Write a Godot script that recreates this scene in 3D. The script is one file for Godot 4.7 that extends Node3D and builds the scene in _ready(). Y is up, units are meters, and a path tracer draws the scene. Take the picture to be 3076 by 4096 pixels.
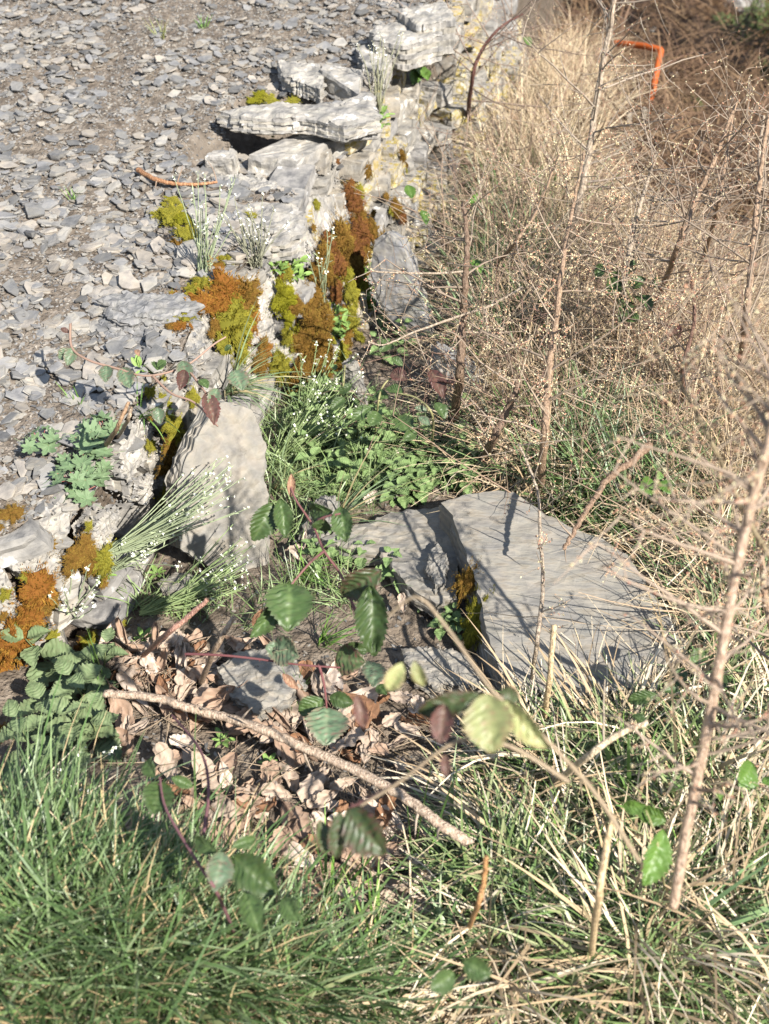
extends Node3D
# A slate path held by a dry stone wall, with moss, cress, nettles, brambles and blackthorn below it.

var rng := RandomNumberGenerator.new()
var nz := FastNoiseLite.new()
var used := {}
var tris := 0
var M := {}
const EDGE := [Vector2(-9, 1.2), Vector2(-6, 0.6), Vector2(-4.6, 0.26), Vector2(-4.25, 0.18), Vector2(-4, 0.04), Vector2(-3.7, -0.03), Vector2(-3.45, -0.05), Vector2(-3.25, -0.12), Vector2(-3.1, -0.22), Vector2(-2.9, -0.24), Vector2(-2.65, -0.3), Vector2(-2.45, -0.4), Vector2(-2.2, -0.44), Vector2(-2, -0.53), Vector2(-1.76, -0.6), Vector2(-1.65, -0.7), Vector2(-1.4, -1.4)]
const BATTER := [Vector2(-9, 0.25), Vector2(-4.5, 0.25), Vector2(-3.7, 0.23), Vector2(-2.9, 0.19), Vector2(-2.5, 0.12), Vector2(-2, 0.06), Vector2(-1.65, 0.05), Vector2(-1.4, 0.1)]
const SUN := Vector3(0.466, 0.629, 0.622)   # towards the sun
const EYE := Vector3(0, 1.75, 0)

# ---------------------------------------------------------------- mesh helper
class MB:
	var v := PackedVector3Array()
	var c := PackedColorArray()
	var i := PackedInt32Array()
	func tri(a: int, b: int, d: int) -> void:
		i.append(a); i.append(b); i.append(d)
	func quad(a: int, b: int, d: int, e: int) -> void:
		i.append(a); i.append(b); i.append(d); i.append(a); i.append(d); i.append(e)
	func pt(p: Vector3, col: Color) -> int:
		v.append(p); c.append(col); return v.size() - 1
	func tube(pts: Array, radii: Array, sides: int, col: Color, col2: Color) -> void:
		var n := pts.size()
		var start := v.size()
		var up := Vector3(0.31, 0.2, 0.93)
		for k in n:
			var a: Vector3 = pts[maxi(0, k - 1)]
			var b: Vector3 = pts[mini(n - 1, k + 1)]
			var t := (b - a).normalized()
			var x := t.cross(up)
			if x.length() < 0.05:
				x = t.cross(Vector3(1, 0, 0))
			x = x.normalized()
			var y := x.cross(t).normalized()
			var cc := col.lerp(col2, float(k) / maxf(1.0, n - 1))
			for s in sides:
				var g := TAU * s / sides
				v.append(pts[k] + (x * cos(g) + y * sin(g)) * radii[k])
				c.append(cc)
		for k in n - 1:
			for s in sides:
				var s2 := (s + 1) % sides
				quad(start + k * sides + s, start + k * sides + s2, start + (k + 1) * sides + s2, start + (k + 1) * sides + s)
		var e := pt(pts[n - 1], col2)
		for s in sides:
			tri(start + (n - 1) * sides + s, start + (n - 1) * sides + (s + 1) % sides, e)
		var e0 := pt(pts[0], col)
		for s in sides:
			tri(start + (s + 1) % sides, start + s, e0)
	func ribbon(pts: Array, widths: Array, side: Vector3, col: Color, col2: Color) -> void:
		var n := pts.size()
		var start := v.size()
		for k in n:
			var cc := col.lerp(col2, float(k) / (n - 1))
			v.append(pts[k] - side * widths[k]); c.append(cc)
			v.append(pts[k] + side * widths[k]); c.append(cc)
		for k in n - 1:
			quad(start + 2 * k, start + 2 * k + 1, start + 2 * k + 3, start + 2 * k + 2)
	func ball(p: Vector3, r: float, stretch: Vector3, col: Color) -> void:
		var start := v.size()
		var top := stretch.normalized()
		var x := top.cross(Vector3(0.3, 0.5, 0.8)).normalized()
		var y := x.cross(top)
		v.append(p + stretch * 1.0); c.append(col)
		for k in 4:
			var g := TAU * k / 4.0
			v.append(p + (x * cos(g) + y * sin(g)) * r); c.append(col)
		v.append(p - stretch * 0.8); c.append(col)
		for k in 4:
			tri(start, start + 1 + k, start + 1 + (k + 1) % 4)
			tri(start + 5, start + 1 + (k + 1) % 4, start + 1 + k)
	func mesh(smooth := true) -> ArrayMesh:
		var m := ArrayMesh.new()
		if v.is_empty():
			return m
		var a := []
		a.resize(Mesh.ARRAY_MAX)
		a[Mesh.ARRAY_VERTEX] = v
		a[Mesh.ARRAY_COLOR] = c
		a[Mesh.ARRAY_INDEX] = i
		if smooth:
			var nn := PackedVector3Array()
			nn.resize(v.size())
			for k in range(0, i.size(), 3):
				var p := v[i[k]]
				var q := (v[i[k + 2]] - p).cross(v[i[k + 1]] - p)
				nn[i[k]] += q; nn[i[k + 1]] += q; nn[i[k + 2]] += q
			for k in nn.size():
				nn[k] = nn[k].normalized() if nn[k].length_squared() > 1e-20 else Vector3.UP
			a[Mesh.ARRAY_NORMAL] = nn
		m.add_surface_from_arrays(Mesh.PRIMITIVE_TRIANGLES, a)
		return m

# ---------------------------------------------------------------- the lie of the land
func along(t: Array, z: float) -> float:
	if z <= t[0].x:
		return t[0].y
	for k in t.size() - 1:
		if z <= t[k + 1].x:
			return lerpf(t[k].y, t[k + 1].y, (z - t[k].x) / (t[k + 1].x - t[k].x))
	return t[-1].y

func rise(a: float, b: float, x: float) -> float:
	var k := clampf((x - a) / (b - a), 0.0, 1.0)
	return k * k * (3.0 - 2.0 * k)

func low_ground(x: float, z: float) -> float:
	var y := 0.22 * rise(-1.6, -0.8, z) * rise(0.15, -0.6, x)
	y -= 0.28 * maxf(0.0, x - 0.7)
	y -= 0.13 * minf(7.2, maxf(0.0, -z - 2.8))
	if z < -10.5:
		y += 0.5 * (-z - 10.5)
	return y

func path_height(_x: float, z: float) -> float:
	return 0.30 + 0.06 * (-z - 1.6)

func land(x: float, z: float) -> float:
	if z > -1.40:
		return low_ground(x, z)
	var d := x - along(EDGE, z)
	if d <= 0.0:
		return path_height(x, z) + bumps(x, z)
	var w := along(BATTER, z)
	if d >= w:
		return low_ground(x, z) + bumps(x, z)
	return lerpf(path_height(x, z), low_ground(x, z), d / w)

func bumps(x: float, z: float) -> float:
	return 0.012 * nz.get_noise_2d(x * 300.0, z * 300.0) + 0.02 * nz.get_noise_2d(x * 70.0, z * 70.0)

func slope_at(x: float, z: float) -> Vector3:
	var e := 0.02
	return Vector3(land(x - e, z) - land(x + e, z), 2.0 * e, land(x, z - e) - land(x, z + e)).normalized()

func on_path(x: float, z: float) -> bool:
	return z < -1.42 and x < along(EDGE, z)

# ---------------------------------------------------------------- objects
func numbered(called: String) -> String:
	if not used.has(called):
		used[called] = 0
		return called
	used[called] += 1
	return "%s_%03d" % [called, used[called]]

func tag(o: Node, label: String, category: String, group := "", kind := "") -> Node:
	o.set_meta("label", label)
	if category:
		o.set_meta("category", category)
	if group:
		o.set_meta("group", group)
	o.set_meta("kind", kind if kind else "thing")
	return o

func thing(called: String, label: String, category: String, at: Vector3, group := "") -> Node3D:
	var o := Node3D.new()
	o.name = numbered(called)
	add_child(o)
	o.position = at
	tag(o, label, category, group)
	return o

func obj(called: String, mesh: Mesh, mat: Material, parent: Node = null, at := Vector3.ZERO) -> MeshInstance3D:
	var o := MeshInstance3D.new()
	o.mesh = mesh
	o.material_override = mat
	o.position = at
	if parent:
		o.name = called
		parent.add_child(o, true)
	else:
		o.name = numbered(called)
		add_child(o)
	return o

func scatter(called: String, mesh: Mesh, mat: Material, places: Array, colors: Array, label: String, category: String) -> MultiMeshInstance3D:
	var mm := MultiMesh.new()
	mm.transform_format = MultiMesh.TRANSFORM_3D
	mm.use_colors = not colors.is_empty()
	mm.mesh = mesh
	mm.instance_count = places.size()
	for k in places.size():
		mm.set_instance_transform(k, places[k])
		if not colors.is_empty():
			mm.set_instance_color(k, colors[k])
	var o := MultiMeshInstance3D.new()
	o.multimesh = mm
	o.material_override = mat
	o.name = numbered(called)
	add_child(o)
	tag(o, label, category, "", "stuff")
	return o

func strew(called: String, meshes: Array, mat: Material, places: Array, label: String, category: String) -> MeshInstance3D:
	# many copies joined into one mass, with one surface
	var v := PackedVector3Array()
	var n := PackedVector3Array()
	var c := PackedColorArray()
	var idx := PackedInt32Array()
	var parts := []
	for m in meshes:
		parts.append(m.surface_get_arrays(0))
	for k in places.size():
		var a: Array = parts[k % parts.size()]
		var at := v.size()
		var tr: Transform3D = places[k]
		v.append_array(tr * (a[Mesh.ARRAY_VERTEX] as PackedVector3Array))
		n.append_array(Transform3D(tr.basis.orthonormalized(), Vector3.ZERO) * (a[Mesh.ARRAY_NORMAL] as PackedVector3Array))
		c.append_array(a[Mesh.ARRAY_COLOR])
		for i in a[Mesh.ARRAY_INDEX]:
			idx.append(i + at)
	var arr := []
	arr.resize(Mesh.ARRAY_MAX)
	arr[Mesh.ARRAY_VERTEX] = v
	arr[Mesh.ARRAY_NORMAL] = n
	arr[Mesh.ARRAY_COLOR] = c
	arr[Mesh.ARRAY_INDEX] = idx
	var m := ArrayMesh.new()
	m.add_surface_from_arrays(Mesh.PRIMITIVE_TRIANGLES, arr)
	var o := obj(called, m, mat)
	tag(o, label, category, "", "stuff")
	tris += idx.size() / 3
	return o

const MARKS := [["the small slab", -0.233, -1.578], ["the thick branch end", 0.103, -1.247], ["the fallen branch", -0.174, -1.363], ["the thin branch end", -0.482, -1.514], ["the big nettles", -0.546, -1.376], ["the largest dead leaf", -0.136, -1.126], ["the lush grass", -0.271, -1.097], ["the tall leaning slab", -0.371, -2.128], ["the layered slate", -0.532, -2.223], ["the dark hollow", -0.311, -3.273], ["the root twig", -0.544, -2.957], ["the cranesbill", -0.575, -1.836], ["the broad flat slate", -0.334, -2.746], ["the brown soil", -0.644, -3.991], ["the large square block", -0.19, -3.086], ["the long leaning slate", 0.041, -3.186], ["the orange moss", -0.684, -1.644], ["the pale slab", 0.03, -1.954], ["the bramble runner", -0.62, -2.156]]
func near(x: float, z: float) -> String:
	var best := ""
	var d := 99.0
	for m in MARKS:
		var e := Vector2(x - m[1], z - m[2]).length()
		if e < d:
			d = e
			best = m[0]
	return best

func rf(a: float, b: float) -> float:
	return rng.randf_range(a, b)

func pick(a: Array):
	return a[rng.randi() % a.size()]

func shade(c: Color, k: float) -> Color:
	return Color(c.r * k, c.g * k, c.b * k)

# ---------------------------------------------------------------- materials
func noise_tex(freq: float, seed_: int, ramp: Array, octaves := 5, size := 512, kind := FastNoiseLite.TYPE_SIMPLEX_SMOOTH) -> NoiseTexture2D:
	var n := FastNoiseLite.new()
	n.noise_type = kind
	n.seed = seed_
	n.frequency = freq
	n.fractal_octaves = octaves
	n.fractal_gain = 0.6
	var t := NoiseTexture2D.new()
	t.width = size; t.height = size
	t.seamless = true
	t.noise = n
	if ramp:
		var g := Gradient.new()
		g.offsets = PackedFloat32Array(); g.colors = PackedColorArray()
		var offs := PackedFloat32Array()
		var cols := PackedColorArray()
		for r in ramp:
			offs.append(r[0]); cols.append(r[1])
		g.offsets = offs; g.colors = cols
		t.color_ramp = g
	return t

func grey(k: float) -> Color:
	return Color(k, k, k).linear_to_srgb()

func lin(r: float, g: float, b: float) -> Color:
	return Color(r, g, b).linear_to_srgb()

func mat(called: String, albedo_tex, tex_scale: float, rough: float, relief_tex = null, relief := 0.0, spec := 0.3, world := true) -> StandardMaterial3D:
	var m := StandardMaterial3D.new()
	m.resource_name = called
	m.vertex_color_use_as_albedo = true
	m.roughness = rough
	m.metallic_specular = spec
	m.cull_mode = BaseMaterial3D.CULL_DISABLED
	if albedo_tex:
		m.albedo_texture = albedo_tex
	if relief_tex:
		m.heightmap_enabled = true
		m.heightmap_texture = relief_tex
		m.heightmap_scale = relief
	if albedo_tex or relief_tex:
		m.uv1_triplanar = true
		m.uv1_world_triplanar = world
		m.uv1_scale = Vector3.ONE * tex_scale
	M[called] = m
	return m

func make_materials() -> void:
	var stone_tex := noise_tex(0.012, 3, [[0.0, lin(0.42, 0.425, 0.44)], [0.33, lin(0.72, 0.72, 0.725)], [0.5, lin(0.90, 0.885, 0.86)], [0.68, lin(1.0, 0.965, 0.89)], [1.0, lin(0.82, 0.76, 0.68)]], 6)
	var stone_relief := noise_tex(0.03, 5, [], 6)
	mat("slate", stone_tex, 3.0, 0.66, stone_relief, 0.14, 0.4)
	var streak := noise_tex(0.014, 61, [[0.0, lin(0.50, 0.50, 0.51)], [0.3, lin(0.74, 0.735, 0.73)], [0.5, lin(0.88, 0.865, 0.83)], [0.62, lin(1.0, 0.96, 0.89)], [0.7, lin(0.86, 0.80, 0.71)], [1.0, lin(0.72, 0.70, 0.68)]], 6)
	mat("slab", streak, 3.0, 0.72, noise_tex(0.05, 63, [], 6), 0.10, 0.35)
	M.slab.uv1_scale = Vector3(1.6, 3.0, 5.5)
	var wall_tex := noise_tex(0.010, 9, [[0.0, lin(0.10, 0.10, 0.10)], [0.30, lin(0.205, 0.198, 0.185)], [0.45, lin(0.28, 0.268, 0.243)], [0.60, lin(0.33, 0.312, 0.278)], [0.755, lin(0.37, 0.352, 0.318)], [0.79, lin(0.62, 0.62, 0.59)], [1.0, lin(0.66, 0.66, 0.63)]], 6)
	mat("wall_stone", wall_tex, 2.6, 0.85, stone_relief, 0.22, 0.25)
	var yellow_tex := noise_tex(0.011, 12, [[0.0, lin(0.09, 0.088, 0.085)], [0.32, lin(0.28, 0.265, 0.235)], [0.58, lin(0.42, 0.385, 0.32)], [0.63, lin(0.36, 0.28, 0.08)], [0.73, lin(0.40, 0.31, 0.07)], [0.79, lin(0.5, 0.48, 0.42)], [1.0, lin(0.6, 0.58, 0.53)]], 6)
	mat("lichen_stone", yellow_tex, 3.1, 0.88, stone_relief, 0.22, 0.2)
	var soil_tex := noise_tex(0.02, 21, [[0.0, lin(0.06, 0.051, 0.043)], [0.5, lin(0.15, 0.13, 0.108)], [1.0, lin(0.26, 0.235, 0.205)]], 6)
	mat("soil", soil_tex, 2.2, 0.95, noise_tex(0.05, 23, [], 6), 0.8, 0.15)
	mat("bark", noise_tex(0.02, 31, [[0.0, lin(0.22, 0.20, 0.18)], [0.36, lin(0.42, 0.38, 0.34)], [0.46, lin(0.62, 0.56, 0.50)], [0.56, lin(0.72, 0.68, 0.62)], [0.66, lin(0.98, 0.97, 0.92)], [1.0, lin(1.0, 1.0, 0.98)]], 5), 14.0, 0.55, noise_tex(0.03, 33, [], 5), 0.35, 0.4)
	M.bark.uv1_scale = Vector3(16, 7, 16)
	var gloss := (M.bark as StandardMaterial3D).duplicate() as StandardMaterial3D
	gloss.resource_name = "glossy_bark"
	gloss.roughness = 0.4
	gloss.clearcoat_enabled = true
	gloss.clearcoat = 1.0
	gloss.clearcoat_roughness = 0.36
	gloss.metallic_specular = 0.7
	M["glossy_bark"] = gloss
	mat("twig", null, 1.0, 0.6, null, 0, 0.35)
	var straw := mat("straw", null, 1.0, 0.6, null, 0, 0.35)
	straw.backlight = Color(0.25, 0.25, 0.25)
	var blade := mat("blade", null, 1.0, 0.42, null, 0, 0.45)
	blade.backlight = Color(0.35, 0.35, 0.3)
	var leaf := mat("leaf", null, 1.0, 0.46, null, 0, 0.42)
	leaf.backlight = Color(0.14, 0.14, 0.11)
	var soft := mat("soft_leaf", null, 1.0, 0.62, null, 0, 0.35)
	soft.backlight = Color(0.35, 0.35, 0.3)
	var dead := mat("dead_leaf", noise_tex(0.02, 41, [[0.0, grey(0.6)], [0.5, grey(0.95)], [1.0, grey(1.0)]], 4), 6.0, 0.7, null, 0, 0.3, false)
	dead.backlight = Color(0.2, 0.17, 0.12)
	mat("moss", null, 1.0, 0.95, null, 0, 0.1)
	var petal := mat("petal", null, 1.0, 0.6, null, 0, 0.3)
	petal.backlight = Color(0.3, 0.3, 0.3)
	mat("rust", noise_tex(0.04, 51, [[0.0, grey(0.6)], [1.0, grey(1.0)]], 4), 4.0, 0.7)

# ---------------------------------------------------------------- stones
func slab_mesh(outline: Array, thick: float, rough: float, col: Color, col2: Color, layers := 5, face := Vector3(0.3, 0.7, 0.5), fine := 22.0) -> Array:
	# a split slab: an outline (points of its upper face) with a stepped, facetted face and layered broken edges; returns [mesh, centre]
	var c := Vector3.ZERO
	for p in outline:
		c += p
	c /= outline.size()
	var n := Vector3.ZERO
	for k in outline.size():
		n += (outline[k] - c).cross(outline[(k + 1) % outline.size()] - c)
	var area := n.length() * 0.5
	n = n.normalized()
	if n.dot(face) < 0:
		n = -n
	var ax := n.cross(Vector3(0.21, 0.3, 0.93)).normalized()
	var ay := n.cross(ax)
	var flat := PackedVector2Array()
	for p in outline:
		flat.append(Vector2((p - c).dot(ax), (p - c).dot(ay)))
	if not Geometry2D.is_polygon_clockwise(flat):
		flat.reverse()
	var ofs := rng.randf() * 100.0
	var span := sqrt(area)
	var step := span / fine
	var ring := PackedVector2Array()
	for k in flat.size():
		var p := flat[k]
		var q := flat[(k + 1) % flat.size()]
		var m := maxi(1, int(round(p.distance_to(q) / (step * 0.9))))
		for j in m:
			var r := p.lerp(q, float(j) / m)
			ring.append(r + r.normalized() * rough * (0.8 * nz.get_noise_2d(r.x * 900 + ofs, r.y * 900) + rf(-0.35, 0.35)))
	var rn := ring.size()
	var lo := Vector2.INF
	var hi := -Vector2.INF
	var inner := PackedVector2Array()
	for p in ring:
		lo = lo.min(p); hi = hi.max(p); inner.append(p * 0.95)
	var pts := PackedVector2Array(ring)
	var y := lo.y
	while y < hi.y:
		var x := lo.x
		while x < hi.x:
			var p := Vector2(x + rf(-0.42, 0.42) * step, y + rf(-0.42, 0.42) * step)
			if Geometry2D.is_point_in_polygon(p, inner):
				pts.append(p)
			x += step
		y += step
	var b := MB.new()
	for k in pts.size():
		var p := pts[k]
		var f := 2.2 / maxf(span, 0.02) * 33.0   # about two swells across the slab
		var s := nz.get_noise_2d(p.x * f + ofs, p.y * f) + 0.5 * nz.get_noise_2d(p.x * f * 2.3 + ofs, p.y * f * 3.1)
		var h: float = rough * (0.75 * round(s * 4.0) / 4.0 + 0.16 * nz.get_noise_2d(p.x * f * 8 + ofs, p.y * f * 8) + rf(-0.07, 0.07))
		if k < rn:
			h -= rough * 0.5
		var w := clampf(0.5 + 1.1 * nz.get_noise_2d(p.x * f * 1.4 + 50 + ofs, p.y * f * 4.0), 0.0, 1.0)
		b.pt(ax * p.x + ay * p.y + n * h, shade(col.lerp(col2, w), rf(0.92, 1.06)))
	var tr := Geometry2D.triangulate_delaunay(pts)
	for k in range(0, tr.size(), 3):
		var p := pts[tr[k]]
		var q := pts[tr[k + 1]]
		var r := pts[tr[k + 2]]
		if not Geometry2D.is_point_in_polygon((p + q + r) / 3.0, ring):
			continue
		if (q - p).cross(r - p) > 0:
			b.tri(tr[k], tr[k + 2], tr[k + 1])
		else:
			b.tri(tr[k], tr[k + 1], tr[k + 2])
	# the broken edge, layer by layer
	var above := 0
	for l in layers:
		var d := thick * float(l + 1) / layers
		for part in 2:
			var row := b.v.size()
			for k in rn:
				var p := ring[k]
				var q := p.normalized()
				var out := rough * (1.2 * nz.get_noise_3d(p.x * 500 + ofs, (l + 1) * 37.0, p.y * 500) + 0.8 * nz.get_noise_3d(p.x * 1500, (l + 1) * 91.0, p.y * 1500 + ofs) + rf(-0.2, 0.2))
				if l == layers - 1 and part == 1:
					out -= thick * 0.3
				var depth := rough * 0.5 + d - (thick / layers) * (0.95 if part == 0 else 0.12)
				var e := p + q * out
				b.pt(ax * e.x + ay * e.y - n * depth, shade(col2 if (l % 2) == 0 else col, rf(0.9, 1.05)))
			for k in rn:
				var k2 := (k + 1) % rn
				b.quad(above + k, above + k2, row + k2, row + k)
			above = row
	var under := b.pt(-n * (thick + rough * 0.5), col2)
	for k in rn:
		b.tri(above + k, above + (k + 1) % rn, under)
	return [b.mesh(false), c]

func block8(top: Array, down: Array, rough: float, col: Color, col2: Color) -> Array:
	# a squared block: four corners of its top, and how far each corner reaches down
	var c := Vector3.ZERO
	for p in top:
		c += p / 4.0
	var low := []
	for k in 4:
		low.append(top[k] - Vector3(0, down[k], 0) + (top[k] - c) * rf(0.0, 0.08))
	var b := MB.new()
	var ofs := rng.randf() * 99
	var faces := [[top[0], top[1], top[2], top[3]], [low[0], low[1], top[1], top[0]], [low[1], low[2], top[2], top[1]], [low[2], low[3], top[3], top[2]], [low[3], low[0], top[0], top[3]]]
	for f in faces:
		var m := 11
		var nn: Vector3 = (f[2] - f[0]).cross(f[1] - f[3]).normalized()
		if nn.dot((f[0] + f[2]) * 0.5 - c + Vector3(0, 0.04, 0)) < 0:
			nn = -nn
		var start := b.v.size()
		for i in m + 1:
			for j in m + 1:
				var u := float(i) / m
				var v := float(j) / m
				if i > 0 and i < m:
					u += rf(-0.3, 0.3) / m
				if j > 0 and j < m:
					v += rf(-0.3, 0.3) / m
				var p: Vector3 = f[0].lerp(f[1], u).lerp(f[3].lerp(f[2], u), v) - c
				var edge := minf(minf(u, 1 - u), minf(v, 1 - v))
				var s := nz.get_noise_3d(p.x * 700 + ofs, p.y * 700, p.z * 700) + 0.5 * nz.get_noise_3d(p.x * 1800 + ofs, p.y * 1800, p.z * 1800)
				# the rim is moved the same way from both faces, so that they meet
				p += (p.normalized() * (s * rough * 0.5 - rough * 0.4) if edge < 0.01 else nn * rough * (0.8 * round(s * 3.0) / 3.0 + rf(-0.12, 0.12)))
				b.pt(p, shade(col.lerp(col2, clampf(0.5 + s, 0, 1)), rf(0.92, 1.06)))
		for i in m:
			for j in m:
				var a := start + i * (m + 1) + j
				b.quad(a, a + 1, a + m + 2, a + m + 1)
	return [b.mesh(false), c]

func chip_mesh(col: Color, long: float) -> ArrayMesh:
	# a flat piece of slate about 1 long, long wide, lying in the xz plane
	var b := MB.new()
	var n := 5 + rng.randi() % 4
	var ang: Array[float] = []
	for k in n:
		ang.append((k + rf(-0.42, 0.42)) * TAU / n)
	var thick := rf(0.05, 0.16)
	var rad: Array[float] = []
	for k in n:
		rad.append(rf(0.32, 0.6))
	var slant := rf(-0.05, 0.05)
	var slant2 := rf(-0.05, 0.05)
	var heights := [0.0, thick * 0.55, thick, thick * 1.04]
	var scl := [0.92, 1.0, 0.97, 0.6]
	for r in 4:
		for k in n:
			var x: float = cos(ang[k]) * rad[k] * scl[r] + rf(-0.02, 0.02)
			var z: float = sin(ang[k]) * rad[k] * scl[r] * long + rf(-0.02, 0.02)
			var y: float = heights[r] + (0.0 if r < 2 else slant * x * 2.0 + slant2 * z * 2.0) + rf(-0.012, 0.012)
			b.pt(Vector3(x, y, z), shade(col, rf(0.9, 1.08)))
	for r in 3:
		for k in n:
			var k2 := (k + 1) % n
			b.quad(r * n + k, r * n + k2, (r + 1) * n + k2, (r + 1) * n + k)
	var top := b.pt(Vector3(0, thick * 1.03, 0), col)
	var low := b.pt(Vector3(0, 0, 0), col)
	for k in n:
		b.tri(3 * n + k, 3 * n + (k + 1) % n, top)
		b.tri((k + 1) % n, k, low)
	return b.mesh(false)

func rock_mesh(col: Color, col2: Color, long: float, thick: float) -> ArrayMesh:
	# a broken stone about 1 across: an angular outline split along its layers
	var n := 6 + rng.randi() % 3
	var ol := []
	for k in n:
		var g := (k + rf(-0.3, 0.3)) * TAU / n
		var r := rf(0.38, 0.58)
		ol.append(Vector3(cos(g) * r, thick + 0.10 * rf(-1, 1) * thick, sin(g) * r * long))
	return slab_mesh(ol, thick, 0.04, col, col2, 4, Vector3.UP, 10.0)[0]

func block_mesh(cuts: int, round_: float, lump: float, layered: float, col: Color, col2: Color) -> ArrayMesh:
	# a rough block two units a side
	var b := MB.new()
	var ofs := rng.randf() * 500.0
	var squeeze := [rf(0.8, 1.0), rf(0.75, 1.0), rf(-0.2, 0.2), rf(-0.15, 0.15)]
	for f in 6:
		var start := b.v.size()
		for i in cuts + 1:
			for j in cuts + 1:
				var u := 2.0 * i / cuts - 1.0
				var w := 2.0 * j / cuts - 1.0
				var q: Vector3 = [Vector3(1, u, w), Vector3(-1, w, u), Vector3(u, w, 1), Vector3(w, u, -1), Vector3(w, 1, u), Vector3(u, -1, w)][f]
				var inner := q.clamp(Vector3.ONE * -(1.0 - round_), Vector3.ONE * (1.0 - round_))
				var p := inner + (q - inner).normalized() * round_
				var dir := p.normalized()
				p += dir * lump * (nz.get_noise_3d(p.x * 60 + ofs, p.y * 60, p.z * 60) + 0.5 * nz.get_noise_3d(p.x * 200 + ofs, p.y * 200, p.z * 200))
				p += Vector3(dir.x, 0, dir.z) * layered * nz.get_noise_3d(p.x * 40 + ofs, p.y * 420, p.z * 40)
				p.x *= lerpf(1.0, squeeze[0], (p.y + 1) * 0.5)
				p.z *= lerpf(1.0, squeeze[1], (p.x + 1) * 0.5)
				p.y += squeeze[2] * p.x * 0.5
				p.x += squeeze[3] * p.y
				var k := clampf(0.5 + nz.get_noise_3d(p.x * 90 + ofs, p.y * 90, p.z * 90), 0, 1)
				b.pt(p, shade(col.lerp(col2, k), rf(0.92, 1.06)))
		for i in cuts:
			for j in cuts:
				var a := start + i * (cuts + 1) + j
				b.quad(a, a + 1, a + cuts + 2, a + cuts + 1)
	return b.mesh(false)

# ---------------------------------------------------------------- plants
func grass_clump(n: int, tall: float, spread: float, wide: float, lean: float, bend: float, cols: Array, segs := 5, flow := PI) -> ArrayMesh:
	var b := MB.new()
	for k in n:
		var g := rf(0, TAU)
		var p := Vector3(cos(g), 0, sin(g)) * spread * sqrt(rng.randf())
		var az := rf(-flow, flow)
		var d := Vector3(cos(az), 0, sin(az))
		var tilt := lean * rf(0.3, 1.2)
		var len_ := tall * rf(0.45, 1.15)
		var cur := bend * rf(0.2, 1.4)
		var w := wide * rf(0.6, 1.2)
		var pts := []
		var ws := []
		var side := d.cross(Vector3.UP).rotated(Vector3.UP, rf(-0.7, 0.7))
		side = (side + Vector3.UP * rf(-0.3, 0.3)).normalized()
		var wob := rf(-0.5, 0.5)
		for s in segs + 1:
			pts.append(p)
			ws.append(w * (1.0 - pow(float(s) / segs, 2.2)) + 0.0002)
			var a := tilt + cur * s / segs
			var dd := d.rotated(Vector3.UP, wob * s / segs)
			p += (dd * sin(a) + Vector3.UP * cos(a)) * len_ / segs
		var c: Color = pick(cols)
		c = shade(c, rf(0.85, 1.12))
		b.ribbon(pts, ws, side, c, c)
	return b.mesh(true)

func straw_mat_mesh(n: int, len_: float, spread: float, tall: float, wide: float, cols: Array) -> ArrayMesh:
	# a tangle of bent dead stalks lying over one another
	var b := MB.new()
	for k in n:
		var p := Vector3(rf(-1, 1) * spread, rf(0.0, 1.0) * tall, rf(-1, 1) * spread)
		var az := rf(0, TAU)
		var el := rf(-0.25, 0.55)
		var turn := rf(-1.3, 1.3)
		var sag := rf(-1.1, 0.3)
		var l := len_ * rf(0.4, 1.2)
		var pts := []
		var ws := []
		var w := wide * rf(0.5, 1.3)
		var segs := 5
		for s in segs + 1:
			pts.append(p)
			ws.append(w * (1.0 - 0.7 * float(s) / segs))
			var a := az + turn * s / segs
			var e := el + sag * s / segs
			p += Vector3(cos(a) * cos(e), sin(e), sin(a) * cos(e)) * l / segs
		var side := Vector3(-sin(az), rf(-0.6, 0.6), cos(az)).normalized()
		var c: Color = pick(cols)
		c = shade(c, rf(0.8, 1.1))
		b.ribbon(pts, ws, side, c, c)
	return b.mesh(true)

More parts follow.
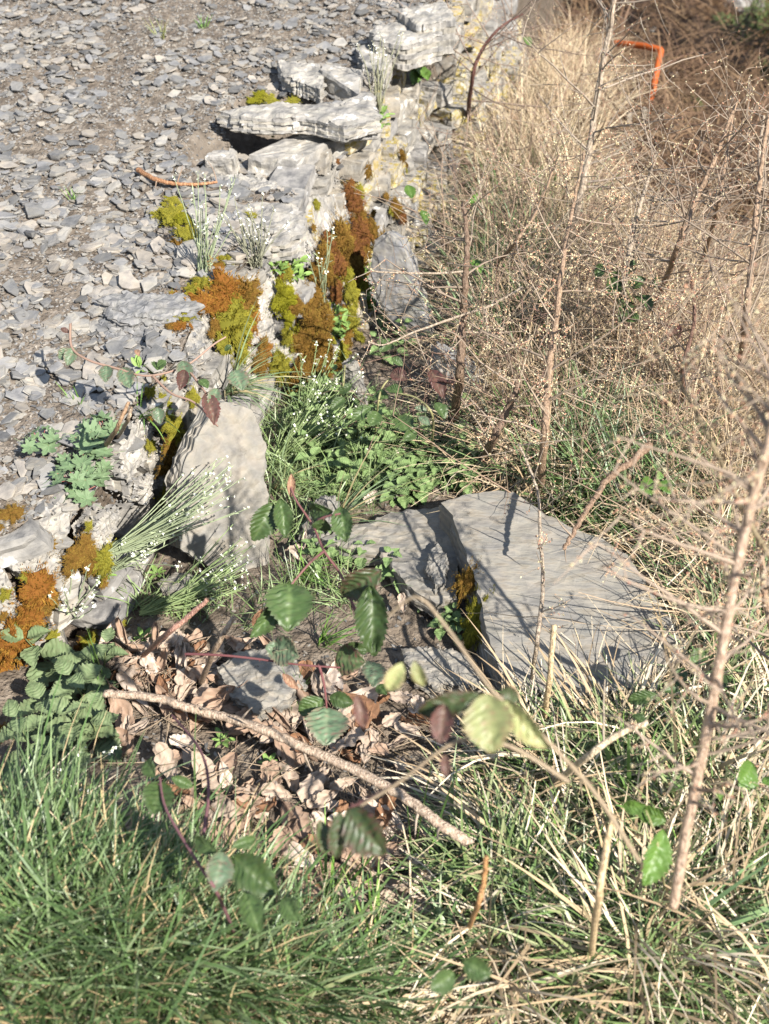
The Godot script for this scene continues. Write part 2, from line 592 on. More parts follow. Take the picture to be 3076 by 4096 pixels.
func leaf_mesh(wide: float, teeth: int, cols: Array, rows := 16, half := 4, fold := 0.35, droop := 0.25, pleat := 0.035, point := 1.0) -> ArrayMesh:
	# one leaf along +x from 0 to 1, upper side +y; cols: [blade, vein, edge]
	var b := MB.new()
	var across := 2 * half + 1
	for r in rows + 1:
		var s := float(r) / rows
		var w := wide * 0.5 * pow(sin(PI * pow(s, 0.78 if point <= 1.05 else 0.62)), 0.75 * point)
		if r == rows:
			w = 0.0
		var tooth := 0.0
		if teeth > 0:
			tooth = absf(fposmod(s * teeth, 1.0) - 0.0)
		for k in across:
			var t := float(k - half) / half
			var edge := absf(t)
			var ww := w * (1.0 + (0.24 * tooth - 0.10 if edge > 0.99 and teeth > 0 else 0.0))
			var x := s
			var z := t * ww
			var vein := absf(fposmod(s * 7.0 - edge * 1.6, 1.0) - 0.5) * 2.0
			var y := fold * absf(z) - droop * s * s + pleat * (vein - 0.5) * minf(1.0, edge * 3.0) * w * 8.0
			x += edge * ww * 0.25 + 0.006 * nz.get_noise_2d(s * 500, t * 300) + (0.02 * tooth if edge > 0.99 else 0.0)
			var c: Color = cols[0]
			c = c.lerp(cols[1], 0.5 if edge < 0.01 else 0.28 * clampf(1.0 - vein * 3.4, 0.0, 1.0))
			c = c.lerp(cols[2], clampf(2.2 * nz.get_noise_2d(s * 240 + wide * 5555, t * 130) - 0.55, 0.0, 0.85))
			c = c.lerp(cols[2], clampf((edge - 0.55) * 2.0 * (0.5 + nz.get_noise_2d(s * 300 + wide * 999, t * 200)), 0, 1))
			y += 0.03 * nz.get_noise_2d(s * 170 + wide * 777, t * 110) + 0.05 * nz.get_noise_2d(s * 60 + wide * 777, t * 40)
			b.pt(Vector3(x, y, z), shade(c, rf(0.9, 1.08)))
	for r in rows:
		for k in across - 1:
			var a := r * across + k
			b.quad(a, a + 1, a + across + 1, a + across)
	return b.mesh(true)

func lobed_mesh(lobes: int, deep: float, cols: Array, curl: float, crumple: float, long := 1.3, fine := 0.0) -> ArrayMesh:
	# a lobed leaf about 1 across round its middle, in the xz plane
	var b := MB.new()
	var n := lobes * 8
	var rings := [0.0, 0.3, 0.6, 0.85, 1.0]
	var ofs := rng.randf() * 300
	var ca := rf(0, TAU)
	var two := rf(0, 1) < 0.5
	for r in rings.size():
		for k in n:
			var g := TAU * k / n
			var lobe := 0.5 + 0.5 * cos(g * lobes)
			var out := 0.5 * (1.0 - deep * (1.0 - pow(lobe, 0.7))) * (1.0 - 0.22 * (0.5 - 0.5 * cos(g)))
			out *= 1.0 + 0.10 * nz.get_noise_2d(cos(g) * 90 + ofs, sin(g) * 90) + fine * (0.5 - (k % 2))
			var rr: float = rings[r] * out
			var x := cos(g) * rr * long
			var z := sin(g) * rr
			var cu := x * cos(ca) + z * sin(ca)
			var y := curl * cu * cu * 2.0 + crumple * 0.22 * nz.get_noise_3d(x * 130 + ofs, 0, z * 130) + crumple * 0.08 * nz.get_noise_3d(x * 420 + ofs, 9, z * 420)
			if two:
				y += 0.8 * curl * maxf(0, absf(z) - 0.12)
			var rib := absf(sin(g * lobes * 0.5)) > 0.93
			var c: Color = cols[0].lerp(cols[1], 0.45 if rib else 0.0)
			c = c.lerp(cols[2], clampf(0.6 * nz.get_noise_3d(x * 200 + ofs, 5, z * 200) + 0.35 * rings[r], 0, 1))
			b.pt(Vector3(x, y, z), c)
	for r in rings.size() - 1:
		for k in n:
			var k2 := (k + 1) % n
			b.quad(r * n + k, r * n + k2, (r + 1) * n + k2, (r + 1) * n + k)
	b.tube([Vector3(-0.40 * long, 0, 0), Vector3(-0.62 * long, 0.02, 0.03), Vector3(-0.8 * long, 0.06, 0.05)], [0.012, 0.010, 0.008], 4, cols[1], cols[1])
	return b.mesh(true)

func dead_leaf_mesh(wide: float, lobes: float, cols: Array, curl: float, roll: float, crumple: float) -> ArrayMesh:
	# a dry leaf lying along x, -0.5 to 0.5, its margins curled and its blade crumpled
	var b := MB.new()
	var rows := 22
	var half := 5
	var ofs := rng.randf() * 300
	var across := 2 * half + 1
	for r in rows + 1:
		var s := float(r) / rows
		var w := wide * 0.5 * pow(sin(PI * clampf(s * 0.96 + 0.02, 0, 1)), 0.6) * (0.72 + 0.28 * s)
		var scallop := absf(sin(s * PI * lobes))
		for k in across:
			var t := float(k - half) / half
			var ww := w * (0.70 + 0.30 * pow(scallop, 0.6)) if lobes > 0.5 else w
			ww *= 1.0 + 0.12 * nz.get_noise_2d(s * 160 + ofs, 40.0 * signf(t))
			var a := t * roll
			var z := ww * (sin(a) / roll if roll > 0.05 else t)
			var y := ww * (1.0 - cos(a)) / maxf(roll, 0.05)
			var x := s - 0.5
			var c := curl * (s - 0.5)
			y += (s - 0.5) * sin(c) * 0.9
			x = (s - 0.5) * cos(c * 0.7) + absf(t) * ww * 0.35
			y += crumple * (0.10 * nz.get_noise_3d(s * 90 + ofs, 0, t * 45) + 0.03 * nz.get_noise_3d(s * 330 + ofs, 8, t * 160))
			var vein := absf(fposmod(s * 6.0 - absf(t) * 1.4, 1.0) - 0.5) * 2.0
			y -= 0.012 * (1.0 - minf(1.0, vein * 2.0)) * minf(1.0, absf(t) * 3.0)
			var col: Color = cols[0].lerp(cols[1], 0.7 if k == half else 0.5 * clampf(1.0 - vein * 3.5, 0, 1))
			col = col.lerp(cols[2], clampf(0.25 + nz.get_noise_3d(s * 120 + ofs, 5, t * 70), 0, 1))
			b.pt(Vector3(x, y, z), shade(col, rf(0.92, 1.06)))
	for r in rows:
		for k in across - 1:
			var a := r * across + k
			b.quad(a, a + 1, a + across + 1, a + across)
	b.tube([Vector3(-0.47, 0.1 * sin(curl * 0.5), 0), Vector3(-0.62, 0.03, 0.02), Vector3(-0.74, 0.05, 0.05)], [0.010, 0.009, 0.007], 4, cols[1], cols[1])
	return b.mesh(true)

func along_axes(base: Vector3, tip: Vector3, face: Vector3, wide := 1.0) -> Transform3D:
	# x from base to tip, y as near to face as it can
	var x := tip - base
	var l := x.length()
	var xn := x / l
	var y := (face - xn * face.dot(xn)).normalized()
	var z := xn.cross(y)
	return Transform3D(Basis(xn * l, y * l, z * l * wide), base)

func smooth_line(pts: Array, per := 6) -> Array:
	var out := []
	for k in pts.size() - 1:
		var p0: Vector3 = pts[maxi(0, k - 1)]
		var p1: Vector3 = pts[k]
		var p2: Vector3 = pts[k + 1]
		var p3: Vector3 = pts[mini(pts.size() - 1, k + 2)]
		for j in per:
			out.append(p1.cubic_interpolate(p2, p0, p3, float(j) / per))
	out.append(pts[-1])
	return out

func taper(n: int, r0: float, r1: float, knobs := 0.0) -> Array:
	var out := []
	for k in n:
		out.append(lerpf(r0, r1, float(k) / maxf(1, n - 1)) * (1.0 + knobs * rf(-1, 1)))
	return out

func turned(normal: Vector3, spin: float) -> Basis:
	var y := normal.normalized()
	var x := Vector3(cos(spin), 0, sin(spin))
	x = (x - y * x.dot(y)).normalized()
	return Basis(x, y, x.cross(y))

# ---------------------------------------------------------------- the scene
func _ready() -> void:
	rng.seed = 20240411
	nz.noise_type = FastNoiseLite.TYPE_SIMPLEX_SMOOTH
	nz.seed = 7
	nz.frequency = 0.03
	nz.fractal_octaves = 2
	# camera
	var cam := Camera3D.new()
	cam.name = "camera"
	cam.position = EYE
	cam.rotation_degrees = Vector3(-40, 0, 0)
	cam.fov = 46
	cam.near = 0.05
	cam.far = 400
	var lens := CameraAttributesPhysical.new()
	lens.frustum_focal_length = 28.27   # 46 degrees upright
	lens.frustum_near = 0.05
	lens.frustum_far = 400.0
	lens.frustum_focus_distance = 2.45
	lens.exposure_aperture = 3.4
	cam.attributes = lens
	add_child(cam)
	cam.current = true
	# sky, sun, exposure
	var env := Environment.new()
	env.background_mode = Environment.BG_SKY
	var sky_material := ProceduralSkyMaterial.new()
	sky_material.sky_top_color = Color(0.50, 0.57, 0.68)
	sky_material.sky_horizon_color = Color(0.80, 0.83, 0.86)
	sky_material.sky_curve = 0.2
	sky_material.ground_bottom_color = Color(0.30, 0.27, 0.22)
	sky_material.ground_horizon_color = Color(0.5, 0.48, 0.42)
	var sky_ := Sky.new()
	sky_.sky_material = sky_material
	env.sky = sky_
	env.background_energy_multiplier = 0.78
	env.tonemap_mode = Environment.TONE_MAPPER_LINEAR
	env.tonemap_exposure = 2.3
	env.sdfgi_enabled = true
	env.ssao_enabled = true
	env.ssil_enabled = true
	var we := WorldEnvironment.new()
	we.name = "world_environment"
	we.environment = env
	add_child(we)
	var sun := DirectionalLight3D.new()
	sun.name = "sun"
	sun.light_energy = 1.6
	sun.light_color = Color(1.0, 0.975, 0.94)
	sun.light_angular_distance = 0.53
	sun.shadow_enabled = true
	add_child(sun)
	sun.look_at_from_position(SUN * 10.0, Vector3.ZERO, Vector3.UP)

	make_materials()
	make_land()
	make_wall()
	make_slabs()
	make_path_stones()
	make_shrubs()
	make_brambles()
	make_moss()
	make_herbs()
	make_litter()
	make_grass()
	make_far_things()
	print("strewn triangles ", tris)

# ---------------------------------------------------------------- ground, path
func sheet(xs: Array, zs: Array, height: Callable, col: Callable) -> ArrayMesh:
	var b := MB.new()
	for z in zs:
		for x in xs:
			b.pt(Vector3(x, height.call(x, z), z), col.call(x, z))
	var w := xs.size()
	for r in zs.size() - 1:
		for k in w - 1:
			var a := r * w + k
			b.quad(a, a + 1, a + w + 1, a + w)
	return b.mesh(true)

func steps(marks: Array) -> Array:
	# [[from, step], ..., [end, 0]]
	var out := []
	for k in marks.size() - 1:
		var x: float = marks[k][0]
		while x < marks[k + 1][0] - 1e-4:
			out.append(x)
			x += marks[k][1]
	out.append(marks[-1][0])
	return out

func make_land() -> void:
	var xs := steps([[-40.0, 5.0], [-5.0, 0.5], [-1.5, 0.025], [2.0, 0.1], [5.0, 0.5], [10.0, 5.0], [60.0, 0.0]])
	var zs := steps([[-80.0, 5.0], [-15.0, 0.5], [-6.0, 0.1], [-3.6, 0.025], [-0.3, 0.3], [3.0, 3.0], [12.0, 0.0]])
	var brown := Color(1.0, 0.93, 0.85)
	var far_brown := Color(0.85, 0.58, 0.37)
	var g := obj("ground", sheet(xs, zs, func(x, z): return low_ground(x, z) + bumps(x, z) - (0.12 if on_path(x, z) else 0.0), func(x, z): return brown.lerp(far_brown, rise(-4.0, -6.5, z))), M.soil)
	g.set_meta("kind", "structure")
	# the path: from its edge inwards, and a bank of soil behind the wall stones
	var b := MB.new()
	var rows := steps([[-9.0, 0.1], [-5.0, 0.03], [-1.40, 0.0]])
	var ins := [3.5, 3.0, 2.6, 2.3, 2.0]
	var x := 1.9
	while x > 0.0:
		ins.append(x)
		x -= 0.03
	ins.append(0.0)
	for z in rows:
		var e := along(EDGE, z)
		var w := along(BATTER, z)
		for s in ins:
			var px: float = e - s
			b.pt(Vector3(px, path_height(px, z) + bumps(px, z) - cave(px, z) - 0.006 * rise(0.05, 0.0, s), z), soil_tone(px, z))
		for k in 5:
			var f := (k + 1) / 5.0
			b.pt(Vector3(e + w * f - 0.085 + 0.012 * nz.get_noise_2d(z * 900, f * 400), lerpf(path_height(e, z), low_ground(e + w, z) - 0.05, f), z), Color(0.8, 0.75, 0.7))
	var cols := ins.size() + 5
	for r in rows.size() - 1:
		for k in cols - 1:
			var a := r * cols + k
			b.quad(a, a + 1, a + cols + 1, a + cols)
	var p := obj("path", b.mesh(true), M.soil)
	p.set_meta("kind", "structure")

func soil_tone(x: float, z: float) -> Color:
	var k := 0.5 + 0.5 * nz.get_noise_2d(x * 80, z * 80)
	return Color(0.95, 0.9, 0.86).lerp(Color(1.0, 0.98, 0.95), k)

const HOLLOW := [-0.32, 0.402, -3.307]
func cave(x: float, z: float) -> float:
	var dx := (x - HOLLOW[0]) / 0.15
	var dz := (z - HOLLOW[2] + 0.05) / 0.16
	var q := dx * dx + dz * dz
	var tx := (x - HOLLOW[0] - 0.05) / 0.30
	var tz := (z - HOLLOW[2] - 0.16) / 0.22
	return maxf(0.16 * rise(1.0, 0.55, q), 0.055 * rise(1.0, 0.6, tx * tx + tz * tz))

# ---------------------------------------------------------------- the wall
var wall: Node3D
func wall_stone(outline: Array, thick: float, rough: float, col: Color, col2: Color, mat_: String, label := "", layers := 5, face := Vector3(0.5, 0.5, 0.5)) -> void:
	var r := slab_mesh(outline, thick, rough, col, col2, layers, face)
	var o := obj("stone", r[0], M[mat_], wall, r[1] - wall.position)
	if label:
		o.set_meta("label", label)

func box_of(corners: Array, thick_down: Array) -> Array:
	return corners

func make_wall() -> void:
	wall = thing("dry_stone_wall", "low dry stone wall of rough slate blocks holding up the gravel path", "stone wall", Vector3(-0.2, 0.0, -2.9))
	var grey1 := Color(0.9, 0.9, 0.92)
	var pale := Color(1.0, 0.97, 0.92)
	# blocks one can pick out
	var keep := []
	for q in [
		[[Vector3(-0.495, 0.375, -2.805), Vector3(-0.46, 0.375, -2.851), Vector3(-0.321, 0.375, -2.883), Vector3(-0.225, 0.375, -2.867), Vector3(-0.2, 0.375, -2.774), Vector3(-0.215, 0.375, -2.69), Vector3(-0.303, 0.375, -2.656), Vector3(-0.395, 0.375, -2.68), Vector3(-0.46, 0.375, -2.734)], 0.07, 0.010, "broad flat slate lying on top of the wall by the flowering cress"],
		[[Vector3(-0.457, 0.462, -3.257), Vector3(-0.387, 0.462, -3.297), Vector3(-0.298, 0.462, -3.321), Vector3(-0.181, 0.462, -3.31), Vector3(-0.123, 0.462, -3.297), Vector3(-0.077, 0.462, -3.369), Vector3(-0.04, 0.462, -3.407), Vector3(-0.011, 0.462, -3.218), Vector3(-0.11, 0.462, -3.154), Vector3(-0.215, 0.462, -3.212), Vector3(-0.303, 0.462, -3.205), Vector3(-0.392, 0.462, -3.218)], 0.05, 0.009, "long grey capstone bridging the dark hollow"],
		[[Vector3(-0.245, 0.4, -3.287), Vector3(-0.184, 0.4, -3.333), Vector3(-0.136, 0.4, -3.306), Vector3(-0.168, 0.4, -3.248), Vector3(-0.226, 0.4, -3.241)], 0.04, 0.006, ""],
		[[Vector3(-0.321, 0.46, -3.65), Vector3(-0.195, 0.46, -3.63), Vector3(-0.176, 0.46, -3.517), Vector3(-0.186, 0.46, -3.426), Vector3(-0.299, 0.46, -3.535)], 0.05, 0.008, ""],
		[[Vector3(-0.086, 0.46, -3.77), Vector3(-0.015, 0.46, -3.833), Vector3(0.028, 0.46, -3.729), Vector3(-0.001, 0.46, -3.573), Vector3(-0.063, 0.46, -3.611)], 0.08, 0.008, ""],
		[[Vector3(-0.044, 0.5, -3.818), Vector3(0.028, 0.5, -3.883), Vector3(0.172, 0.5, -3.84), Vector3(0.176, 0.5, -3.755), Vector3(0.069, 0.5, -3.673), Vector3(-0.029, 0.5, -3.714)], 0.09, 0.008, ""],
		[[Vector3(0.043, 0.53, -3.899), Vector3(0.191, 0.53, -3.99), Vector3(0.22, 0.53, -3.811), Vector3(0.098, 0.53, -3.769)], 0.12, 0.008, ""],
		[[Vector3(-0.463, 0.37, -3.038), Vector3(-0.385, 0.37, -3.055), Vector3(-0.288, 0.37, -3.004), Vector3(-0.279, 0.37, -2.953), Vector3(-0.352, 0.37, -2.959), Vector3(-0.44, 0.37, -2.992)], 0.045, 0.008, "long thin slate wedged under the large block"],
	]:
		wall_stone(q[0], q[1], q[2], pale, grey1, "wall_stone", q[3], 6, Vector3(0, 1, 0))
	for q in [
		[[Vector3(-0.372, 0.385, -3.137), Vector3(-0.237, 0.385, -3.095), Vector3(-0.095, 0.39, -3.275), Vector3(-0.248, 0.39, -3.278)], [0.10, 0.16, 0.16, 0.10], "large square-cut pale block with white lichen streaks below its face"],
		[[Vector3(-0.489, 0.39, -3.116), Vector3(-0.404, 0.39, -3.095), Vector3(-0.4, 0.39, -3.153), Vector3(-0.468, 0.39, -3.159)], [0.06, 0.06, 0.05, 0.05], "small square pale block set beside the large block"],
		[[Vector3(-0.191, 0.47, -3.545), Vector3(-0.073, 0.45, -3.4), Vector3(-0.066, 0.46, -3.573), Vector3(-0.179, 0.47, -3.591)], [0.10, 0.10, 0.1, 0.1], "grey block with a reddish patch behind the capstone"],
		[[Vector3(-0.168, 0.455, -3.302), Vector3(-0.12, 0.455, -3.197), Vector3(-0.013, 0.455, -3.242), Vector3(-0.04, 0.455, -3.418)], [0.05, 0.06, 0.07, 0.05], "pale end stone of the capstone with white lichen spots"],
	]:
		var r := block8(q[0], q[1], 0.007, pale, grey1)
		var o := obj("stone", r[0], M.wall_stone, wall, r[1] - wall.position)
		o.set_meta("label", q[2])
	for q in [
		[[Vector3(-0.229, 0.352, -2.91), Vector3(-0.208, 0.344, -2.967), Vector3(-0.123, 0.269, -3.141), Vector3(-0.087, 0.251, -3.238), Vector3(-0.092, 0.198, -3.143), Vector3(-0.163, 0.242, -2.971), Vector3(-0.201, 0.264, -2.876)], 0.1, "wall_stone"],
		[[Vector3(-0.211, 0.294, -2.868), Vector3(-0.162, 0.238, -2.966), Vector3(-0.172, 0.212, -2.872), Vector3(-0.203, 0.238, -2.787), Vector3(-0.22, 0.279, -2.797)], 0.1, "wall_stone"],
		[[Vector3(-0.308, 0.309, -2.598), Vector3(-0.265, 0.288, -2.683), Vector3(-0.224, 0.271, -2.763), Vector3(-0.203, 0.218, -2.763), Vector3(-0.208, 0.179, -2.713), Vector3(-0.264, 0.204, -2.602), Vector3(-0.303, 0.256, -2.558)], 0.1, "wall_stone"],
		[[Vector3(-0.324, 0.239, -2.522), Vector3(-0.289, 0.242, -2.583), Vector3(-0.265, 0.185, -2.59), Vector3(-0.28, 0.154, -2.544), Vector3(-0.32, 0.189, -2.498)], 0.1, "wall_stone"],
		[[Vector3(-0.334, 0.182, -2.468), Vector3(-0.265, 0.157, -2.57), Vector3(-0.224, 0.096, -2.603), Vector3(-0.245, 0.072, -2.554), Vector3(-0.307, 0.092, -2.463), Vector3(-0.335, 0.144, -2.445)], 0.1, "wall_stone"],
		[[Vector3(-0.435, 0.338, -2.25), Vector3(-0.423, 0.346, -2.324), Vector3(-0.402, 0.332, -2.407), Vector3(-0.392, 0.284, -2.385), Vector3(-0.393, 0.252, -2.328), Vector3(-0.422, 0.286, -2.229)], 0.1, "wall_stone"],
		[[Vector3(-0.533, 0.303, -1.974), Vector3(-0.508, 0.289, -2.031), Vector3(-0.487, 0.257, -2.069), Vector3(-0.49, 0.2, -2.032), Vector3(-0.511, 0.211, -1.985), Vector3(-0.523, 0.179, -1.941), Vector3(-0.534, 0.239, -1.942)], 0.08, "wall_stone"],
		[[Vector3(-0.506, 0.17, -1.983), Vector3(-0.492, 0.168, -2.017), Vector3(-0.483, 0.127, -2.021), Vector3(-0.501, 0.122, -1.972), Vector3(-0.511, 0.15, -1.962)], 0.06, "wall_stone"],
		[[Vector3(-0.686, 0.22, -1.65), Vector3(-0.658, 0.3, -1.696), Vector3(-0.596, 0.308, -1.768), Vector3(-0.593, 0.266, -1.763), Vector3(-0.629, 0.144, -1.699), Vector3(-0.646, 0.054, -1.663), Vector3(-0.652, 0.123, -1.67), Vector3(-0.672, 0.193, -1.66)], 0.1, "wall_stone"],
		[[Vector3(-0.727, 0.274, -1.636), Vector3(-0.705, 0.225, -1.645), Vector3(-0.696, 0.161, -1.644), Vector3(-0.686, 0.099, -1.644), Vector3(-0.673, 0.08, -1.65), Vector3(-0.713, 0.021, -1.619), Vector3(-0.772, -0.003, -1.581)], 0.1, "wall_stone"],
		[[Vector3(-0.57, 0.201, -1.798), Vector3(-0.543, 0.194, -1.878), Vector3(-0.537, 0.165, -1.883), Vector3(-0.555, 0.123, -1.803), Vector3(-0.567, 0.155, -1.781)], 0.06, "wall_stone"],
		[[Vector3(-0.202, 0.118, -2.655), Vector3(-0.158, 0.104, -2.746), Vector3(-0.124, 0.046, -2.772), Vector3(-0.158, 0.034, -2.678), Vector3(-0.196, 0.07, -2.622)], 0.08, "wall_stone"],
		[[Vector3(-0.171, 0.185, -2.822), Vector3(-0.115, 0.13, -2.946), Vector3(-0.078, 0.054, -2.954), Vector3(-0.136, 0.099, -2.803)], 0.08, "wall_stone"],
	]:
		wall_stone(q[0], q[1], 0.009, pale, grey1, q[2], "", 4, Vector3(0.7, 0.5, 0.5))
		var c := Vector3.ZERO
		for p in q[0]:
			c += p
		keep.append(c / q[0].size())
	# the rest in rough courses
	var shapes := []
	for k in 14:
		shapes.append(block_mesh(4, rf(0.06, 0.16), 0.13, 0.07, shade(pick([pale, grey1, Color(0.8, 0.8, 0.84), Color(1, 0.92, 0.8)]), rf(0.8, 1.0)), Color(0.85, 0.85, 0.86)))
	for zone in [[-1.42, -2.85, 5, 0.10, 0.20], [-2.85, -5.3, 8, 0.08, 0.17]]:
		for j in zone[2]:
			var z: float = zone[0] - rf(0, 0.06)
			while z > zone[1]:
				var long := rf(zone[3], zone[4])
				var zc := z - long * 0.5
				var e := along(EDGE, zc)
				var w := along(BATTER, zc)
				var top := Vector3(e, path_height(e, zc) - 0.01, zc)
				var base := Vector3(e + w, low_ground(e + w, zc) - 0.02, zc)
				var thick: float = top.distance_to(base) / zone[2]
				var f: float = (j + 0.5 + 0.35 * nz.get_noise_2d(zc * 200, j * 50.0)) / zone[2]
				var at := base.lerp(top, clampf(f, 0.04, 0.97))
				var tang := Vector3(along(EDGE, zc + 0.08) - along(EDGE, zc - 0.08), 0, 0.16).normalized()
				z -= long * 0.93
				var ok := rng.randf() > 0.05
				for kp in keep:
					if kp.distance_to(at) < 0.05:
						ok = false
				if not ok:
					continue
				var out := Vector3(tang.z, 0, -tang.x).normalized()
				var o := obj("stone", pick(shapes), M.lichen_stone if zone[2] == 8 and rng.randf() < 0.45 else M.wall_stone, wall)
				var bs := Basis(-tang, Vector3.UP, out).rotated(out, rf(-0.12, 0.12)).rotated(Vector3.UP, rf(-0.25, 0.25))
				var deep := rf(0.05, 0.09)
				o.transform = Transform3D(bs.scaled_local(Vector3(long * rf(0.38, 0.47), thick * rf(0.33, 0.44), deep)), at - out * (deep - rf(-0.015, 0.035)) - wall.position)

# ---------------------------------------------------------------- loose slabs on the low ground
func slab(called: String, label: String, outline: Array, thick: float, rough: float, col: Color, col2: Color, layers := 6) -> void:
	var r := slab_mesh(outline, thick, rough, col, col2, layers)
	var o := obj(called, r[0], M.slab, null, r[1])
	tag(o, label, "slate slab")

func make_slabs() -> void:
	var a := Color(0.27, 0.252, 0.22)
	var b := Color(0.225, 0.218, 0.202)
	slab("slate_slab", "largest flat slate slab lying under the thorn twigs with twig shadows on it", [Vector3(0.121, 0.131, -1.961), Vector3(0.167, 0.131, -1.985), Vector3(0.227, 0.129, -2.003), Vector3(0.277, 0.126, -2.003), Vector3(0.34, 0.119, -1.941), Vector3(0.394, 0.114, -1.899), Vector3(0.448, 0.109, -1.871), Vector3(0.495, 0.104, -1.83), Vector3(0.518, 0.098, -1.761), Vector3(0.54, 0.093, -1.7), Vector3(0.574, 0.085, -1.602), Vector3(0.557, 0.083, -1.562), Vector3(0.518, 0.083, -1.538), Vector3(0.476, 0.082, -1.493), Vector3(0.353, 0.087, -1.467), Vector3(0.236, 0.093, -1.481), Vector3(0.214, 0.097, -1.525), Vector3(0.2, 0.102, -1.579), Vector3(0.193, 0.107, -1.648), Vector3(0.184, 0.113, -1.73), Vector3(0.169, 0.118, -1.795), Vector3(0.157, 0.122, -1.853), Vector3(0.14, 0.128, -1.927)], 0.10, 0.0055, a, b, 9)
	slab("slate_slab", "pale slate slab lying partly under the edge of the largest slab", [Vector3(-0.09, 0.06, -1.962), Vector3(-0.031, 0.06, -1.992), Vector3(0.04, 0.06, -2.024), Vector3(0.121, 0.06, -2.036), Vector3(0.154, 0.06, -1.977), Vector3(0.144, 0.06, -1.748), Vector3(0.101, 0.06, -1.734), Vector3(0.047, 0.06, -1.785), Vector3(-0.01, 0.06, -1.887), Vector3(-0.088, 0.06, -1.902), Vector3(-0.129, 0.06, -1.931)], 0.05, 0.008, a, b)
	slab("slate_slab", "tall grey slate slab leaning against the wall below the grass tuft", [Vector3(-0.379, 0.294, -1.978), Vector3(-0.354, 0.318, -2.009), Vector3(-0.332, 0.334, -2.033), Vector3(-0.275, 0.301, -2.06), Vector3(-0.261, 0.263, -2.053), Vector3(-0.249, 0.214, -2.038), Vector3(-0.252, 0.152, -2.006), Vector3(-0.246, 0.084, -1.979), Vector3(-0.25, -0.035, -1.918), Vector3(-0.289, -0.028, -1.892), Vector3(-0.334, -0.003, -1.87), Vector3(-0.378, 0.05, -1.862), Vector3(-0.418, 0.096, -1.854), Vector3(-0.427, 0.175, -1.886), Vector3(-0.419, 0.215, -1.911), Vector3(-0.404, 0.253, -1.939)], 0.06, 0.0055, a, b, 7)
	slab("slate_slab", "long blue-grey slate leaning upright against the mossy wall", [Vector3(-0.027, 0.255, -2.893), Vector3(0.005, 0.28, -2.884), Vector3(0.042, 0.268, -2.864), Vector3(0.066, 0.216, -2.84), Vector3(0.091, 0.138, -2.808), Vector3(0.113, 0.082, -2.785), Vector3(0.126, 0.02, -2.763), Vector3(0.099, -0.003, -2.77), Vector3(0.062, 0, -2.789), Vector3(0.018, 0.046, -2.821), Vector3(-0.019, 0.099, -2.851), Vector3(-0.038, 0.168, -2.877)], 0.05, 0.0045, Color(0.22, 0.225, 0.24), Color(0.27, 0.26, 0.24), 6)
	slab("slate_slab", "grey slate slab half hidden behind thorn stems and dead leaves", [Vector3(0.114, 0.151, -2.547), Vector3(0.164, 0.145, -2.504), Vector3(0.213, 0.134, -2.46), Vector3(0.224, 0.087, -2.43), Vector3(0.182, 0.015, -2.435), Vector3(0.138, 0.017, -2.472), Vector3(0.103, 0.088, -2.53)], 0.05, 0.008, Color(0.24, 0.24, 0.25), a)
	slab("slate_slab", "narrow dark slate splinter standing in the shade at the wall foot", [Vector3(-0.104, 0.142, -2.478), Vector3(-0.083, 0.147, -2.46), Vector3(-0.063, 0.081, -2.438), Vector3(-0.06, 0.01, -2.432), Vector3(-0.087, 0, -2.455), Vector3(-0.098, 0.061, -2.468)], 0.03, 0.006, b, b)
	slab("slate_slab", "small grey slate slab with leaf shadows among the dead leaves", [Vector3(-0.316, 0.06, -1.559), Vector3(-0.276, 0.06, -1.601), Vector3(-0.206, 0.06, -1.617), Vector3(-0.168, 0.06, -1.577), Vector3(-0.152, 0.06, -1.524), Vector3(-0.175, 0.06, -1.484), Vector3(-0.228, 0.06, -1.451), Vector3(-0.283, 0.06, -1.49)], 0.04, 0.007, a, b)
	slab("slate_slab", "low broken slate slab sunk in the ground in front of the largest slab", [Vector3(0.035, 0.045, -1.622), Vector3(0.089, 0.045, -1.628), Vector3(0.152, 0.045, -1.615), Vector3(0.188, 0.045, -1.549), Vector3(0.182, 0.045, -1.524), Vector3(0.095, 0.045, -1.528), Vector3(0.044, 0.045, -1.573)], 0.035, 0.007, a, b)
	slab("slate_slab", "small mossy slate piece propping the near corner of the largest slab", [Vector3(0.318, 0.03, -1.488), Vector3(0.373, 0.03, -1.511), Vector3(0.405, 0.03, -1.494), Vector3(0.367, 0.03, -1.466), Vector3(0.315, 0.03, -1.46)], 0.03, 0.005, a, b)
	slab("slate_slab", "flat slate flake lying between the cress and the tall slab", [Vector3(-0.466, 0.05, -1.806), Vector3(-0.432, 0.05, -1.834), Vector3(-0.373, 0.05, -1.827), Vector3(-0.351, 0.05, -1.796), Vector3(-0.387, 0.05, -1.778), Vector3(-0.453, 0.05, -1.782)], 0.02, 0.005, a, b)
	slab("slate_slab", "small dark slate wedge between the two large slabs", [Vector3(0.09, 0.085, -1.859), Vector3(0.111, 0.085, -1.888), Vector3(0.128, 0.085, -1.852), Vector3(0.123, 0.085, -1.775), Vector3(0.102, 0.085, -1.762), Vector3(0.089, 0.085, -1.81)], 0.04, 0.007, b, b)
	slab("slate_slab", "dark slate wedge half under the young bramble leaves", [Vector3(-0.194, 0.001, -1.991), Vector3(-0.167, 0.059, -2.009), Vector3(-0.14, 0.107, -2.014), Vector3(-0.117, 0.118, -1.985), Vector3(-0.129, 0.069, -1.951), Vector3(-0.139, 0.035, -1.93)], 0.03, 0.006, b, b)

